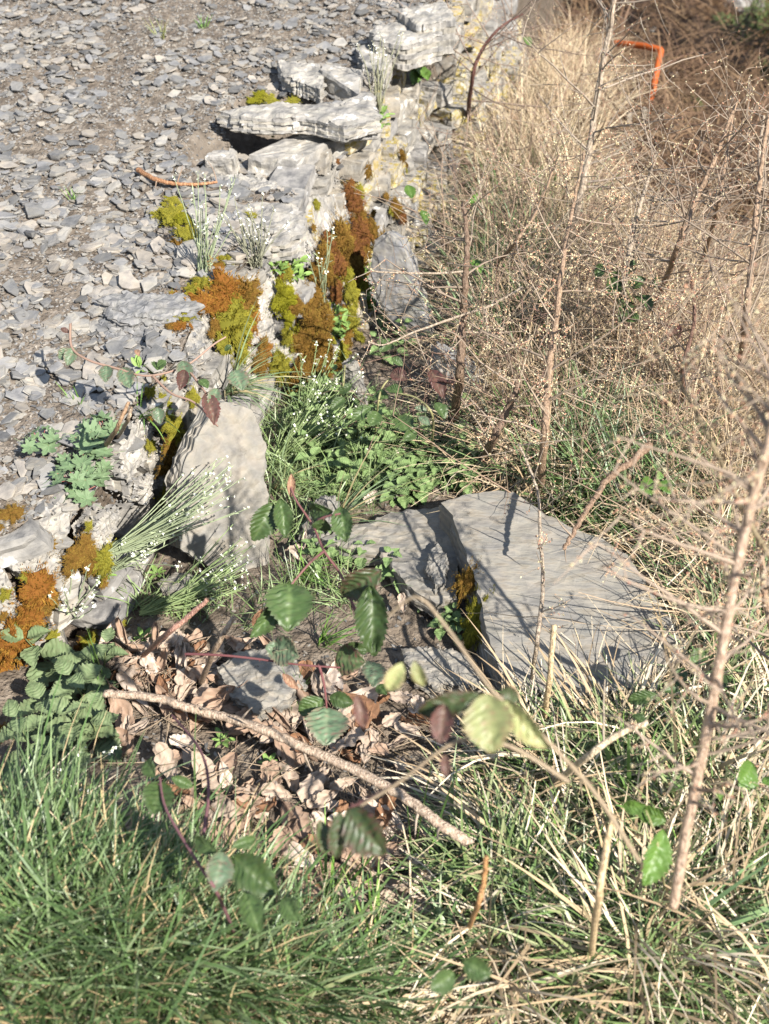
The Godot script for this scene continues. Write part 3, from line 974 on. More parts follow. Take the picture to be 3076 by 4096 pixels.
# ---------------------------------------------------------------- stones on the path
func make_path_stones() -> void:
	var tints := [Color(0.30, 0.288, 0.265), Color(0.24, 0.239, 0.238), Color(0.32, 0.293, 0.258), Color(0.17, 0.17, 0.169)]
	var words := ["pale grey", "blue-grey", "beige", "dark grey"]
	var shapes := []
	for t in 4:
		var row := []
		for k in 9:
			row.append(chip_mesh(tints[t], rf(0.4, 0.95)))
		shapes.append(row)
	# a few that stand out: x, z, length, width, turn, tint, thickness
	var marked := [[-0.651, -2.486, 0.118, 0.135, -0.175, 2, 0.03], [-0.556, -2.391, 0.079, 0.127, 0.349, 2, 0.06], [-0.501, -2.327, 0.057, 0.101, 0.524, 1, 0.05], [-0.515, -2.51, 0.124, 0.09, 0.209, 2, 0.025], [-0.605, -2.4, 0.026, 0.203, 0.349, 2, 0.03], [-0.7, -2.546, 0.12, 0.094, 0.14, 0, 0.025], [-0.655, -2.356, 0.13, 0.079, -0.07, 2, 0.03], [-0.758, -2.327, 0.155, 0.083, 0.052, 1, 0.02], [-0.743, -2.108, 0.078, 0.065, 0.052, 1, 0.015], [-0.677, -1.82, 0.111, 0.075, 0.14, 0, 0.025], [-0.534, -2.08, 0.043, 0.113, 0.262, 0, 0.02], [-0.648, -2.096, 0.048, 0.107, -0.436, 0, 0.02], [-0.627, -2.607, 0.122, 0.108, 0.105, 0, 0.03], [-0.591, -2.698, 0.068, 0.076, 0.087, 1, 0.025], [-0.678, -2.681, 0.056, 0.066, -0.349, 0, 0.03], [-0.876, -3.245, 0.103, 0.124, -0.209, 0, 0.012], [-0.653, -3.655, 0.063, 0.158, 0.175, 2, 0.03], [-0.66, -3.404, 0.08, 0.066, 0.07, 0, 0.02], [-0.475, -3.705, 0.064, 0.102, 0.262, 2, 0.03], [-0.776, -2.908, 0.155, 0.109, 0.07, 2, 0.03], [-0.794, -2.692, 0.068, 0.082, 0, 0, 0.02], [-0.844, -2.556, 0.066, 0.071, 0.087, 0, 0.025], [-0.81, -2.257, 0.061, 0.1, 0.175, 0, 0.02], [-0.733, -2.438, 0.058, 0.077, 0, 2, 0.03], [-0.612, -2.345, 0.062, 0.062, -0.087, 1, 0.02], [-0.645, -3.253, 0.09, 0.062, -0.052, 0, 0.015], [-0.739, -3.359, 0.059, 0.094, -0.262, 0, 0.03], [-0.903, -2.724, 0.057, 0.074, 0, 0, 0.02], [-0.551, -2.659, 0.067, 0.089, 0, 1, 0.02], [-0.423, -2.617, 0.1, 0.086, 0.105, 0, 0.02], [-0.721, -1.942, 0.065, 0.049, 0.087, 0, 0.02], [-0.622, -1.858, 0.045, 0.069, 0.349, 2, 0.03], [-0.675, -1.879, 0.072, 0.047, -0.262, 1, 0.02], [-0.616, -2.248, 0.091, 0.051, 0.052, 1, 0.02], [-0.696, -1.746, 0.061, 0.043, 0.14, 1, 0.02], [-1.01, -3.096, 0.075, 0.065, 0, 2, 0.02], [-1.014, -3.606, 0.069, 0.1, 0.175, 2, 0.02], [-0.61, -3.954, 0.104, 0.076, 0, 0, 0.015], [-0.29, -3.574, 0.083, 0.079, 0.087, 0, 0.02], [-0.398, -3.622, 0.084, 0.057, -0.087, 0, 0.015], [-0.5, -3.464, 0.162, 0.053, 0, 0, 0.02], [-0.48, -2.628, 0.067, 0.073, 0.175, 1, 0.02], [-0.612, -2.769, 0.092, 0.074, 0, 0, 0.02], [-0.728, -2.769, 0.069, 0.064, -0.087, 1, 0.02], [-0.857, -2.837, 0.07, 0.084, 0, 2, 0.02], [-0.786, -2.173, 0.089, 0.076, 0.087, 1, 0.018], [-0.683, -2.031, 0.081, 0.058, -0.14, 1, 0.016], [-0.761, -2.016, 0.066, 0.058, 0.175, 0, 0.018], [-0.631, -1.957, 0.065, 0.049, 0.209, 1, 0.016], [-0.584, -2.031, 0.066, 0.058, -0.209, 0, 0.02], [-0.786, -2.438, 0.085, 0.066, 0.07, 0, 0.02], [-0.842, -2.4, 0.074, 0.065, -0.105, 2, 0.02], [-0.665, -2.266, 0.071, 0.059, 0.14, 0, 0.018], [-0.719, -2.206, 0.08, 0.065, 0, 0, 0.02], [-0.798, -2.345, 0.062, 0.055, 0.209, 1, 0.016], [-0.571, -2.156, 0.059, 0.062, -0.349, 1, 0.02], [-0.774, -2.536, 0.087, 0.08, 0.035, 1, 0.02], [-0.467, -2.516, 0.087, 0.077, 0.14, 0, 0.02], [-0.489, -2.438, 0.064, 0.061, 0, 2, 0.02], [-0.554, -2.597, 0.077, 0.067, -0.105, 0, 0.02], [-0.919, -2.908, 0.095, 0.076, 0.105, 0, 0.015], [-0.685, -2.861, 0.083, 0.067, -0.07, 2, 0.016], [-0.49, -2.908, 0.107, 0.068, 0.052, 0, 0.018], [-0.529, -2.837, 0.07, 0.06, 0, 1, 0.015], [-0.39, -3.136, 0.075, 0.064, 0, 0, 0.015], [-0.792, -3.136, 0.088, 0.071, 0.087, 0, 0.014]]
	for q in marked:
		var w: float = q[2]
		var o := obj("slate_stone", rock_mesh(shade(tints[q[5]], 0.95), tints[q[5]].lerp(tints[1], 0.6), 1.0, q[6] / w), M.slate)
		o.transform = Transform3D(turned(slope_at(q[0], q[1]).lerp(Vector3(rf(-0.3, 0.3), 2, rf(-0.1, 0.4)).normalized(), 0.6), q[4]).scaled_local(Vector3(w, w, q[3] * 1.1)), Vector3(q[0], land(q[0], q[1]) - cave(q[0], q[1]) - 0.003, q[1]))
		tag(o, "large %s slate stone loose on the path by %s" % [words[q[5]], near(q[0], q[1])], "stone", "big loose %s stones by %s" % [words[q[5]], near(q[0], q[1])])
	# a slate broken into thin leaves at the path edge
	var st := thing("layered_slate", "crumbling slate outcrop split into many thin layers at the path edge", "stone", Vector3(-0.533, 0.338, -2.231))
	for k in 14:
		var y := -0.055 + k * 0.0062
		var ol := []
		for p in [Vector3(-0.643, 0.33, -2.225), Vector3(-0.615, 0.33, -2.263), Vector3(-0.541, 0.33, -2.276), Vector3(-0.458, 0.33, -2.268), Vector3(-0.413, 0.33, -2.234), Vector3(-0.423, 0.33, -2.189), Vector3(-0.494, 0.33, -2.167), Vector3(-0.585, 0.33, -2.18)]:
			var q: Vector3 = p
			q += Vector3(rf(-0.012, 0.012), 0, rf(-0.010, 0.010) - k * 0.013 + (0.03 if k > 11 else 0.0) * rf(0.0, 1.0))
			q.y = path_height(q.x, q.z) + y + rf(-0.002, 0.002)
			ol.append(q)
		var r := slab_mesh(ol, 0.006, 0.009, pick([tints[0], tints[1], Color(0.3, 0.27, 0.23)]), tints[3], 2, Vector3.UP)
		obj("layer", r[0], M.slate, st, r[1] - st.position)
	# loose chips, the larger ones each its own
	var bare := [[-0.623, -4.067, 0.228, 0.175], [-0.733, -3.88, 0.146, 0.145], [-0.735, -3.33, 0.118, 0.116], [-0.675, -3.464, 0.162, 0.077], [-0.752, -2.223, 0.06, 0.051], [-0.719, -2.419, 0.074, 0.038], [-0.525, -3.217, 0.102, 0.083], [-0.835, -2.516, 0.065, 0.059]]
	var list := []
	var tries := 0
	while list.size() < 12500 and tries < 60000:
		tries += 1
		var z := -1.5 - 3.6 * pow(rng.randf(), 1.1)
		var e := along(EDGE, z)
		var x := e - 1.75 * rng.randf() + 0.015
		if absf(x) > 0.37 * -z + 0.25:
			continue
		if cave(x, z) > 0.07:
			continue
		var thin := 0.0
		for q in bare:
			var dx: float = (x - q[0]) / q[2]
			var dz: float = (z - q[1]) / q[3]
			thin = maxf(thin, 1.0 - dx * dx - dz * dz)
		if thin > 0.0 and rng.randf() < 0.82:
			continue
		var n := nz.get_noise_2d(x * 130 + 77, z * 130)
		if n < -0.22 and rng.randf() < 0.75:
			continue
		var size := (0.011 + 0.058 * pow(rng.randf(), 3.0)) * lerpf(1.0, 0.75, rise(-2.6, -3.6, z))
		list.append([size, x, z])
	list.sort_custom(func(p, q): return p[0] > q[0])
	var places := []
	var cols := []
	var sets := []
	for k in 6:
		places.append([]); cols.append([])
		sets.append(chip_mesh(Color(0.9, 0.9, 0.9), rf(0.38, 0.9)))
	var labels := ["%s slate flake on the gravel path by %s", "%s slate chip on the gravel path by %s"]
	for k in list.size():
		var q: Array = list[k]
		var up := Vector3(rf(-0.28, 0.28), 1, rf(-0.2, 0.3)).normalized()
		var tr := Transform3D(turned(up, rf(0, TAU)).scaled_local(Vector3(q[0], q[0] * rf(0.7, 1.4), q[0])), Vector3(q[1], land(q[1], q[2]) - cave(q[1], q[2]) + rf(-0.002, 0.008), q[2]))
		if k < 255:
			var t: int = pick([0, 0, 0, 1, 1, 2, 2, 3])
			var o := obj("slate_chip", pick(shapes[t]), M.slate)
			o.transform = tr
			tag(o, labels[k % 2] % [words[t], near(q[1], q[2])], "stone", words[t] + (" slate flakes by " if k % 2 == 0 else " slate chips by ") + near(q[1], q[2]))
		else:
			var j := rng.randi() % 6
			places[j].append(tr)
			cols[j].append(shade(pick(tints), rf(0.8, 1.15)))
	for j in 6:
		scatter("slate_gravel", sets[j], M.slate, places[j], cols[j], "grey slate gravel covering the path", "gravel")
	var grit := []
	var gc := []
	for k in 60000:
		var z := -1.45 - 3.4 * pow(rng.randf(), 1.25)
		var x := along(EDGE, z) - 1.6 * rng.randf() + 0.03
		if absf(x) > 0.36 * -z + 0.2 or cave(x, z) > 0.07:
			continue
		var s := rf(0.004, 0.013)
		grit.append(Transform3D(turned(Vector3(rf(-0.5, 0.5), 1, rf(-0.5, 0.5)), rf(0, TAU)).scaled_local(Vector3(s, s * 2.0, s)), Vector3(x, land(x, z) - cave(x, z) - 0.001, z)))
		gc.append(shade(pick(tints), rf(0.7, 1.2)))
	# crumbs of slate on the low ground too
	for k in 2500:
		var x := rf(-0.6, 0.5)
		var z := rf(-2.3, -1.1)
		if on_path(x, z):
			continue
		var s := rf(0.004, 0.016)
		grit.append(Transform3D(turned(Vector3(rf(-0.5, 0.5), 1, rf(-0.5, 0.5)), rf(0, TAU)).scaled_local(Vector3(s, s * 1.5, s)), Vector3(x, land(x, z) - 0.001, z)))
		gc.append(shade(pick(tints), rf(0.6, 1.0)))
	scatter("slate_grit", sets[0], M.slate, grit, gc, "fine grey slate grit between the chips", "gravel")

# ---------------------------------------------------------------- blackthorn
func grow_twig(b: MB, buds: MB, from: Vector3, dir: Vector3, len_: float, r: float, depth: int, col: Color, budded: float) -> void:
	var segs := 5
	var pts := [from]
	var p := from
	var d := dir
	for s in segs:
		d = (d + Vector3(rf(-1, 1), rf(-0.7, 1.0), rf(-1, 1)) * 0.17).normalized()
		p += d * len_ / segs
		pts.append(p)
		if depth > 0 and rng.randf() < 0.75:
			var sd := (d.cross(Vector3(rf(-1, 1), rf(-1, 1), rf(-1, 1))).normalized() + d * 0.35).normalized()
			grow_twig(b, buds, p, sd, len_ * rf(0.18, 0.5), r * 0.55, depth - 1, col, budded)
		if rng.randf() < budded:
			for j in 1 + rng.randi() % 3:
				var o := Vector3(rf(-1, 1), rf(-1, 1), rf(-1, 1)).normalized()
				var rr := rf(0.0009, 0.0018)
				buds.ball(p + o * (r + rr), rr, (o + d).normalized() * rr * 1.3, pick([Color(0.62, 0.52, 0.30), Color(0.55, 0.33, 0.20), Color(0.72, 0.66, 0.42), Color(0.42, 0.20, 0.14)]))
	b.tube(pts, taper(pts.size(), r, r * 0.35, 0.12), 4, col, col)

func thorn(called: String, label: String, line: Array, r0: float, r1: float, twigs: int, twig_len: float, budded: float, col: Color, depth := 1, from := 0.15, category := "shrub", wavy := 0.28) -> void:
	var t := thing(called, label, category, line[0], "blackthorn stems" if called == "blackthorn" else "")
	var pts := smooth_line(line, 14)
	var local := []
	for k in pts.size():
		local.append(pts[k] - line[0] + Vector3(nz.get_noise_2d(k * 9.0, 3.0 + r0 * 9999), 0.4 * nz.get_noise_2d(k * 9.0, 77.0), nz.get_noise_2d(k * 9.0, 155.0)) * r0 * wavy)
	var b := MB.new()
	b.tube(local, taper(local.size(), r0, r1, 0.07), 10, col, shade(col, 1.1))
	obj("stem", b.mesh(true), M.glossy_bark if wavy < 0.2 else M.bark, t)
	for k in twigs:
		var buds := MB.new()
		var f := lerpf(from, 1.0, (k + rng.randf()) / twigs) * (local.size() - 1)
		var i := mini(int(f), local.size() - 2)
		var p: Vector3 = local[i].lerp(local[i + 1], f - i)
		var axis: Vector3 = (local[i + 1] - local[i]).normalized()
		var d := axis.cross(Vector3(rf(-1, 1), rf(-0.4, 0.4), rf(-1, 1)))
		if d.length() < 0.05:
			continue
		d = (d.normalized() + axis * rf(0.0, 0.5) + Vector3.UP * 0.1).normalized()
		var tb := MB.new()
		grow_twig(tb, buds, p, d, twig_len * rf(0.4, 1.3), lerpf(r0, r1, float(i) / local.size()) * 0.30 + 0.0007, depth, shade((col * 0.6).lerp(Color(0.26, 0.21, 0.16), 0.65), rf(0.8, 1.25)), budded)
		var br := obj("branch", tb.mesh(true), M.twig, t)
		if not buds.v.is_empty():
			obj("buds", buds.mesh(true), M.twig, br).set_meta("kind", "stuff")

func make_shrubs() -> void:
	var dark := Color(0.21, 0.15, 0.11)
	var warm := Color(0.36, 0.26, 0.185)
	var greyish := Color(0.42, 0.355, 0.285)
	thorn("blackthorn", "dark upright thorn stem growing beside the leaning blue-grey slate", [Vector3(0.164, 0, -2.387), Vector3(0.166, 0.253, -2.242), Vector3(0.173, 0.358, -2.304), Vector3(0.176, 0.456, -2.334), Vector3(0.179, 0.527, -2.368), Vector3(0.17, 0.579, -2.438)], 0.012, 0.004, 13, 0.22, 0.6, dark, 1)
	thorn("blackthorn", "tall thorn stem rising from the far edge of the largest slab", [Vector3(0.354, 0, -2.12), Vector3(0.329, 0.277, -2.001), Vector3(0.341, 0.368, -2.104), Vector3(0.36, 0.446, -2.195), Vector3(0.377, 0.52, -2.297), Vector3(0.407, 0.564, -2.425), Vector3(0.447, 0.63, -2.585)], 0.0095, 0.003, 24, 0.22, 0.75, warm, 2)
	thorn("blackthorn", "slim straight thorn trunk standing in the dry grass before the brown slope", [Vector3(0.496, -0.042, -3.121), Vector3(0.519, 0.236, -3.038), Vector3(0.546, 0.383, -3.096), Vector3(0.57, 0.564, -3.182), Vector3(0.589, 0.694, -3.226), Vector3(0.6, 0.82, -3.266)], 0.0105, 0.007, 22, 0.3, 0.5, greyish, 1, 0.3)
	thorn("blackthorn", "short oblique thorn stem with cut top behind the largest slab", [Vector3(0.23, 0, -2.267), Vector3(0.234, 0.198, -2.092), Vector3(0.259, 0.24, -2.127), Vector3(0.279, 0.286, -2.139), Vector3(0.287, 0.312, -2.162)], 0.010, 0.006, 6, 0.2, 0.5, dark, 1)
	thorn("blackthorn", "thorn stem close to the viewer with glossy brown bark and many side twigs", [Vector3(0.34, 0.481, -0.789), Vector3(0.347, 0.589, -0.828), Vector3(0.356, 0.694, -0.863), Vector3(0.362, 0.794, -0.895), Vector3(0.37, 0.884, -0.931), Vector3(0.378, 0.962, -0.958), Vector3(0.384, 1.037, -0.968), Vector3(0.394, 1.098, -0.993)], 0.0064, 0.0050, 44, 0.15, 0.5, Color(0.58, 0.43, 0.32), 1, 0.18, "shrub", 0.1)
	thorn("blackthorn", "thin lichen-spotted thorn stem standing in front of the largest slab", [Vector3(0.278, 0, -1.543), Vector3(0.264, 0.219, -1.456), Vector3(0.278, 0.285, -1.538), Vector3(0.278, 0.334, -1.618), Vector3(0.276, 0.378, -1.695), Vector3(0.253, 0.417, -1.754), Vector3(0.244, 0.43, -1.765)], 0.0045, 0.0018, 12, 0.10, 0.5, greyish, 1, 0.2)
	thorn("blackthorn", "thorn stem leaning over the dry grass beyond the dark bramble leaves", [Vector3(0.744, -0.032, -2.948), Vector3(0.647, 0.448, -2.432), Vector3(0.694, 0.543, -2.512), Vector3(0.746, 0.63, -2.585), Vector3(0.787, 0.718, -2.658)], 0.009, 0.0035, 18, 0.26, 0.5, warm, 1)
	thorn("blackthorn", "upright thorn stem at the far side of the thicket", [Vector3(0.927, -0.063, -2.628), Vector3(0.748, 0.441, -2.166), Vector3(0.762, 0.544, -2.252), Vector3(0.777, 0.662, -2.351), Vector3(0.796, 0.772, -2.443)], 0.009, 0.004, 18, 0.26, 0.5, warm, 1)
	thorn("blackthorn", "many-twigged thorn bush full of pale buds in the middle of the thicket", [Vector3(0.613, 0, -2.708), Vector3(0.553, 0.334, -2.467), Vector3(0.574, 0.433, -2.55), Vector3(0.601, 0.515, -2.619), Vector3(0.645, 0.568, -2.729)], 0.008, 0.003, 22, 0.28, 0.5, greyish, 1)
	thorn("blackthorn", "low thorn bush with fine reddish twigs behind the straw", [Vector3(0.756, -0.016, -2.477), Vector3(0.631, 0.34, -2.146), Vector3(0.655, 0.423, -2.215), Vector3(0.645, 0.505, -2.284)], 0.006, 0.003, 18, 0.25, 0.5, Color(0.2, 0.12, 0.09), 2)
	thorn("blackthorn", "reddish tangled thorn shoots hanging over the far end of the wall", [Vector3(0.296, 0.058, -4.186), Vector3(0.291, 0.28, -3.988), Vector3(0.318, 0.368, -3.996), Vector3(0.373, 0.442, -3.994), Vector3(0.448, 0.477, -4.023)], 0.008, 0.003, 26, 0.42, 0.15, Color(0.17, 0.085, 0.075), 2, 0.0)
	thorn("blackthorn", "young thorn shoot leaning out over the dry grass by the wall", [Vector3(0.309, -0.06, -3.265), Vector3(0.31, 0.321, -2.717), Vector3(0.362, 0.405, -2.723), Vector3(0.407, 0.483, -2.788), Vector3(0.43, 0.527, -2.825)], 0.006, 0.002, 14, 0.22, 0.9, warm, 1)
	thorn("blackthorn", "pale thorn twig arching close to the viewer beside the glossy stem", [Vector3(0.461, 0.809, -0.973), Vector3(0.406, 0.879, -1.019), Vector3(0.359, 0.958, -1.059), Vector3(0.327, 1.007, -1.086), Vector3(0.289, 1.056, -1.115)], 0.0035, 0.0012, 16, 0.10, 0.6, Color(0.3, 0.25, 0.16), 1, 0.1)
	thorn("blackthorn", "slender thorn stem crossing the straw below the far rocks", [Vector3(0.978, -0.152, -3.371), Vector3(0.795, 0.428, -2.677), Vector3(0.823, 0.548, -2.777), Vector3(0.854, 0.614, -2.897)], 0.007, 0.0025, 16, 0.25, 0.5, warm, 1)
	thorn("blackthorn", "thorn bush at the edge of the thicket with pinkish buds", [Vector3(1.329, -0.313, -3.853), Vector3(0.881, 0.498, -2.605), Vector3(0.87, 0.581, -2.674), Vector3(0.881, 0.655, -2.736)], 0.007, 0.0025, 16, 0.26, 0.5, greyish, 1)
	thorn("blackthorn", "budding thorn bush leaning in beside the largest slab and shading it", [Vector3(0.753, -0.015, -1.4), Vector3(0.587, 0.426, -1.213), Vector3(0.557, 0.518, -1.264), Vector3(0.544, 0.587, -1.309), Vector3(0.521, 0.655, -1.353)], 0.007, 0.003, 14, 0.2, 0.6, warm, 2, 0.2)
	# horizontal twigs of the first stem, in front of the leaning slate
	thorn("blackthorn", "bare grey twig lying level across the leaning slate", [Vector3(0.18, 0.467, -2.344), Vector3(0.119, 0.473, -2.323), Vector3(0.049, 0.483, -2.305), Vector3(-0.02, 0.491, -2.298), Vector3(-0.04, 0.499, -2.305)], 0.0028, 0.0016, 8, 0.06, 0.3, greyish, 1, 0.2)
	thorn("blackthorn", "knotty twig reaching from the dark stem towards the moss", [Vector3(0.299, 0.45, -2.303), Vector3(0.229, 0.42, -2.278), Vector3(0.169, 0.404, -2.265), Vector3(0.069, 0.393, -2.217), Vector3(0, 0.382, -2.181), Vector3(-0.035, 0.387, -2.185)], 0.0035, 0.0016, 12, 0.10, 0.5, greyish, 1, 0.1)
	# dead wood
	thorn("dead_branch", "dead broken branch resting with its torn end over the largest slab", [Vector3(0.514, 0.352, -1.869), Vector3(0.471, 0.331, -1.838), Vector3(0.43, 0.322, -1.804), Vector3(0.389, 0.295, -1.756), Vector3(0.357, 0.262, -1.714), Vector3(0.336, 0.241, -1.69)], 0.0080, 0.0035, 9, 0.06, 0.0, Color(0.30, 0.21, 0.15), 0, 0.1, "branch", 0.6)
	thorn("fallen_branch", "long peeling branch fallen across the dead leaves", [Vector3(-0.449, 0.287, -1.292), Vector3(-0.371, 0.282, -1.288), Vector3(-0.319, 0.27, -1.278), Vector3(-0.267, 0.26, -1.269), Vector3(-0.197, 0.268, -1.237), Vector3(-0.131, 0.254, -1.212), Vector3(-0.05, 0.251, -1.171), Vector3(0.028, 0.251, -1.118), Vector3(0.075, 0.249, -1.077), Vector3(0.126, 0.231, -1.049)], 0.0064, 0.0084, 9, 0.045, 0.0, Color(0.52, 0.42, 0.335), 0, 0.12, "branch", 0.35)
	thorn("dead_stick", "split dead stick leaning upright beside the small slab", [Vector3(-0.355, 0.001, -1.566), Vector3(-0.283, 0.277, -1.401), Vector3(-0.247, 0.346, -1.406)], 0.006, 0.004, 0, 0.1, 0, Color(0.42, 0.33, 0.25), 0, 0.1, "stick")
	thorn("dead_stick", "reddish peeling stick leaning among the dead leaves", [Vector3(-0.48, 0, -1.639), Vector3(-0.365, 0.295, -1.416), Vector3(-0.33, 0.328, -1.418), Vector3(-0.291, 0.367, -1.424)], 0.0055, 0.004, 0, 0.1, 0, Color(0.42, 0.25, 0.20), 0, 0.1, "stick")
	thorn("dead_stalk", "pale dry stalk broken off upright before the largest slab", [Vector3(0.29, 0, -1.441), Vector3(0.275, 0.229, -1.361), Vector3(0.281, 0.321, -1.412)], 0.0055, 0.0045, 0, 0.1, 0, Color(0.62, 0.49, 0.31), 0, 0.1, "stalk")
	thorn("dead_stalk", "thick pale stalk lying over the grass below the blurred bramble leaf", [Vector3(0.295, 0, -1.326), Vector3(0.284, 0.374, -1.091), Vector3(0.33, 0.4, -1.112), Vector3(0.376, 0.415, -1.125)], 0.006, 0.004, 3, 0.1, 0, Color(0.64, 0.55, 0.41), 0, 0.1, "stalk")
	thorn("dead_stalk", "orange-brown broken stalk sticking out of the matted straw", [Vector3(0.133, 0, -1.046), Vector3(0.115, 0.409, -0.833), Vector3(0.122, 0.453, -0.844), Vector3(0.123, 0.492, -0.85)], 0.004, 0.003, 1, 0.05, 0, Color(0.52, 0.30, 0.14), 0, 0.1, "stalk")
	thorn("dead_stalk", "straight straw stalk standing in the grass below the glossy stem", [Vector3(0.321, 0, -0.99), Vector3(0.247, 0.499, -0.778), Vector3(0.254, 0.569, -0.811), Vector3(0.26, 0.606, -0.828)], 0.005, 0.0035, 0, 0.05, 0, Color(0.72, 0.57, 0.36), 0, 0.1, "stalk")
	thorn("root_twig", "orange-brown root twig with short rootlets lying on the path", [Vector3(-0.647, 0.404, -3.002), Vector3(-0.599, 0.406, -2.945), Vector3(-0.544, 0.4, -2.926), Vector3(-0.479, 0.395, -2.933), Vector3(-0.433, 0.393, -2.951)], 0.007, 0.003, 5, 0.06, 0.0, Color(0.44, 0.24, 0.13), 0, 0.0, "twig")
	thorn("dead_stick", "short pale stick standing in a crack of the path edge", [Vector3(-0.538, 0.301, -1.961), Vector3(-0.448, 0.521, -1.71), Vector3(-0.437, 0.551, -1.709)], 0.004, 0.003, 0, 0.1, 0, Color(0.4, 0.32, 0.24), 0, 0.1, "stick")
	thorn("dead_stick", "torn brown stick leaning over the rosette at the path edge", [Vector3(-0.554, 0.316, -1.91), Vector3(-0.468, 0.509, -1.7), Vector3(-0.441, 0.559, -1.715)], 0.005, 0.003, 0, 0.1, 0, Color(0.33, 0.22, 0.14), 0, 0.1, "stick")

# ---------------------------------------------------------------- brambles
var leaves := []
func bramble_leaf(kind: int) -> ArrayMesh:
	var sets := [
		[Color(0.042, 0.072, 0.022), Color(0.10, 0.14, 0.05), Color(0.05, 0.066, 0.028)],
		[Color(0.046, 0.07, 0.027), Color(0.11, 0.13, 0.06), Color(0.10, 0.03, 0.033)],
		[Color(0.22, 0.24, 0.10), Color(0.30, 0.30, 0.15), Color(0.24, 0.16, 0.09)],
		[Color(0.085, 0.13, 0.075), Color(0.18, 0.22, 0.13), Color(0.15, 0.09, 0.07)],
		[Color(0.085, 0.05, 0.04), Color(0.14, 0.10, 0.06), Color(0.12, 0.04, 0.035)],
		[Color(0.065, 0.125, 0.022), Color(0.12, 0.18, 0.05), Color(0.07, 0.11, 0.03)],
		[Color(0.30, 0.19, 0.12), Color(0.36, 0.22, 0.14), Color(0.22, 0.09, 0.07)],
	]
	var tone := rf(0.8, 1.25)
	var cols := []
	for c in sets[kind]:
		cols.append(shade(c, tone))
	return leaf_mesh(rf(0.95, 1.1), 12, cols, 36, 5, 0.28, rf(0.05, 0.35), 0.014, 1.0)

func bramble(called: String, label: String, canes: Array, rows: Array, r: float, col: Color, face := Vector3(0.2, 0.6, 0.6), size := 0.92) -> void:
	var o: Vector3 = canes[0][0]
	var t := thing(called, label, "bramble", o, "bramble shoots")
	for line in canes:
		var b := MB.new()
		var pts := smooth_line(line, 6)
		var local := []
		for p in pts:
			local.append(p - o)
		b.tube(local, taper(local.size(), r, r * 0.6), 6, col, shade(col, 1.15))
		for k in local.size() - 1:   # prickles
			if k % 2 == 0:
				var p: Vector3 = local[k]
				var d := Vector3(rf(-1, 1), rf(-1, 1), rf(-1, 1)).normalized()
				b.tube([p + d * r * 0.6, p + d * r * 2.3 + Vector3(0, -0.001, 0)], [r * 0.45, r * 0.06], 3, col, col)
		obj("cane", b.mesh(true), M.twig, t)
	for q in rows:
		var face_ := (face + Vector3(rf(-0.25, 0.25), rf(-0.1, 0.1), rf(-0.25, 0.25))).normalized()
		var tr := along_axes(q[0] - o, q[0].lerp(q[1], size) - o, face_, q[2])
		obj("leaf", bramble_leaf(q[3]), M.leaf, t).transform = tr

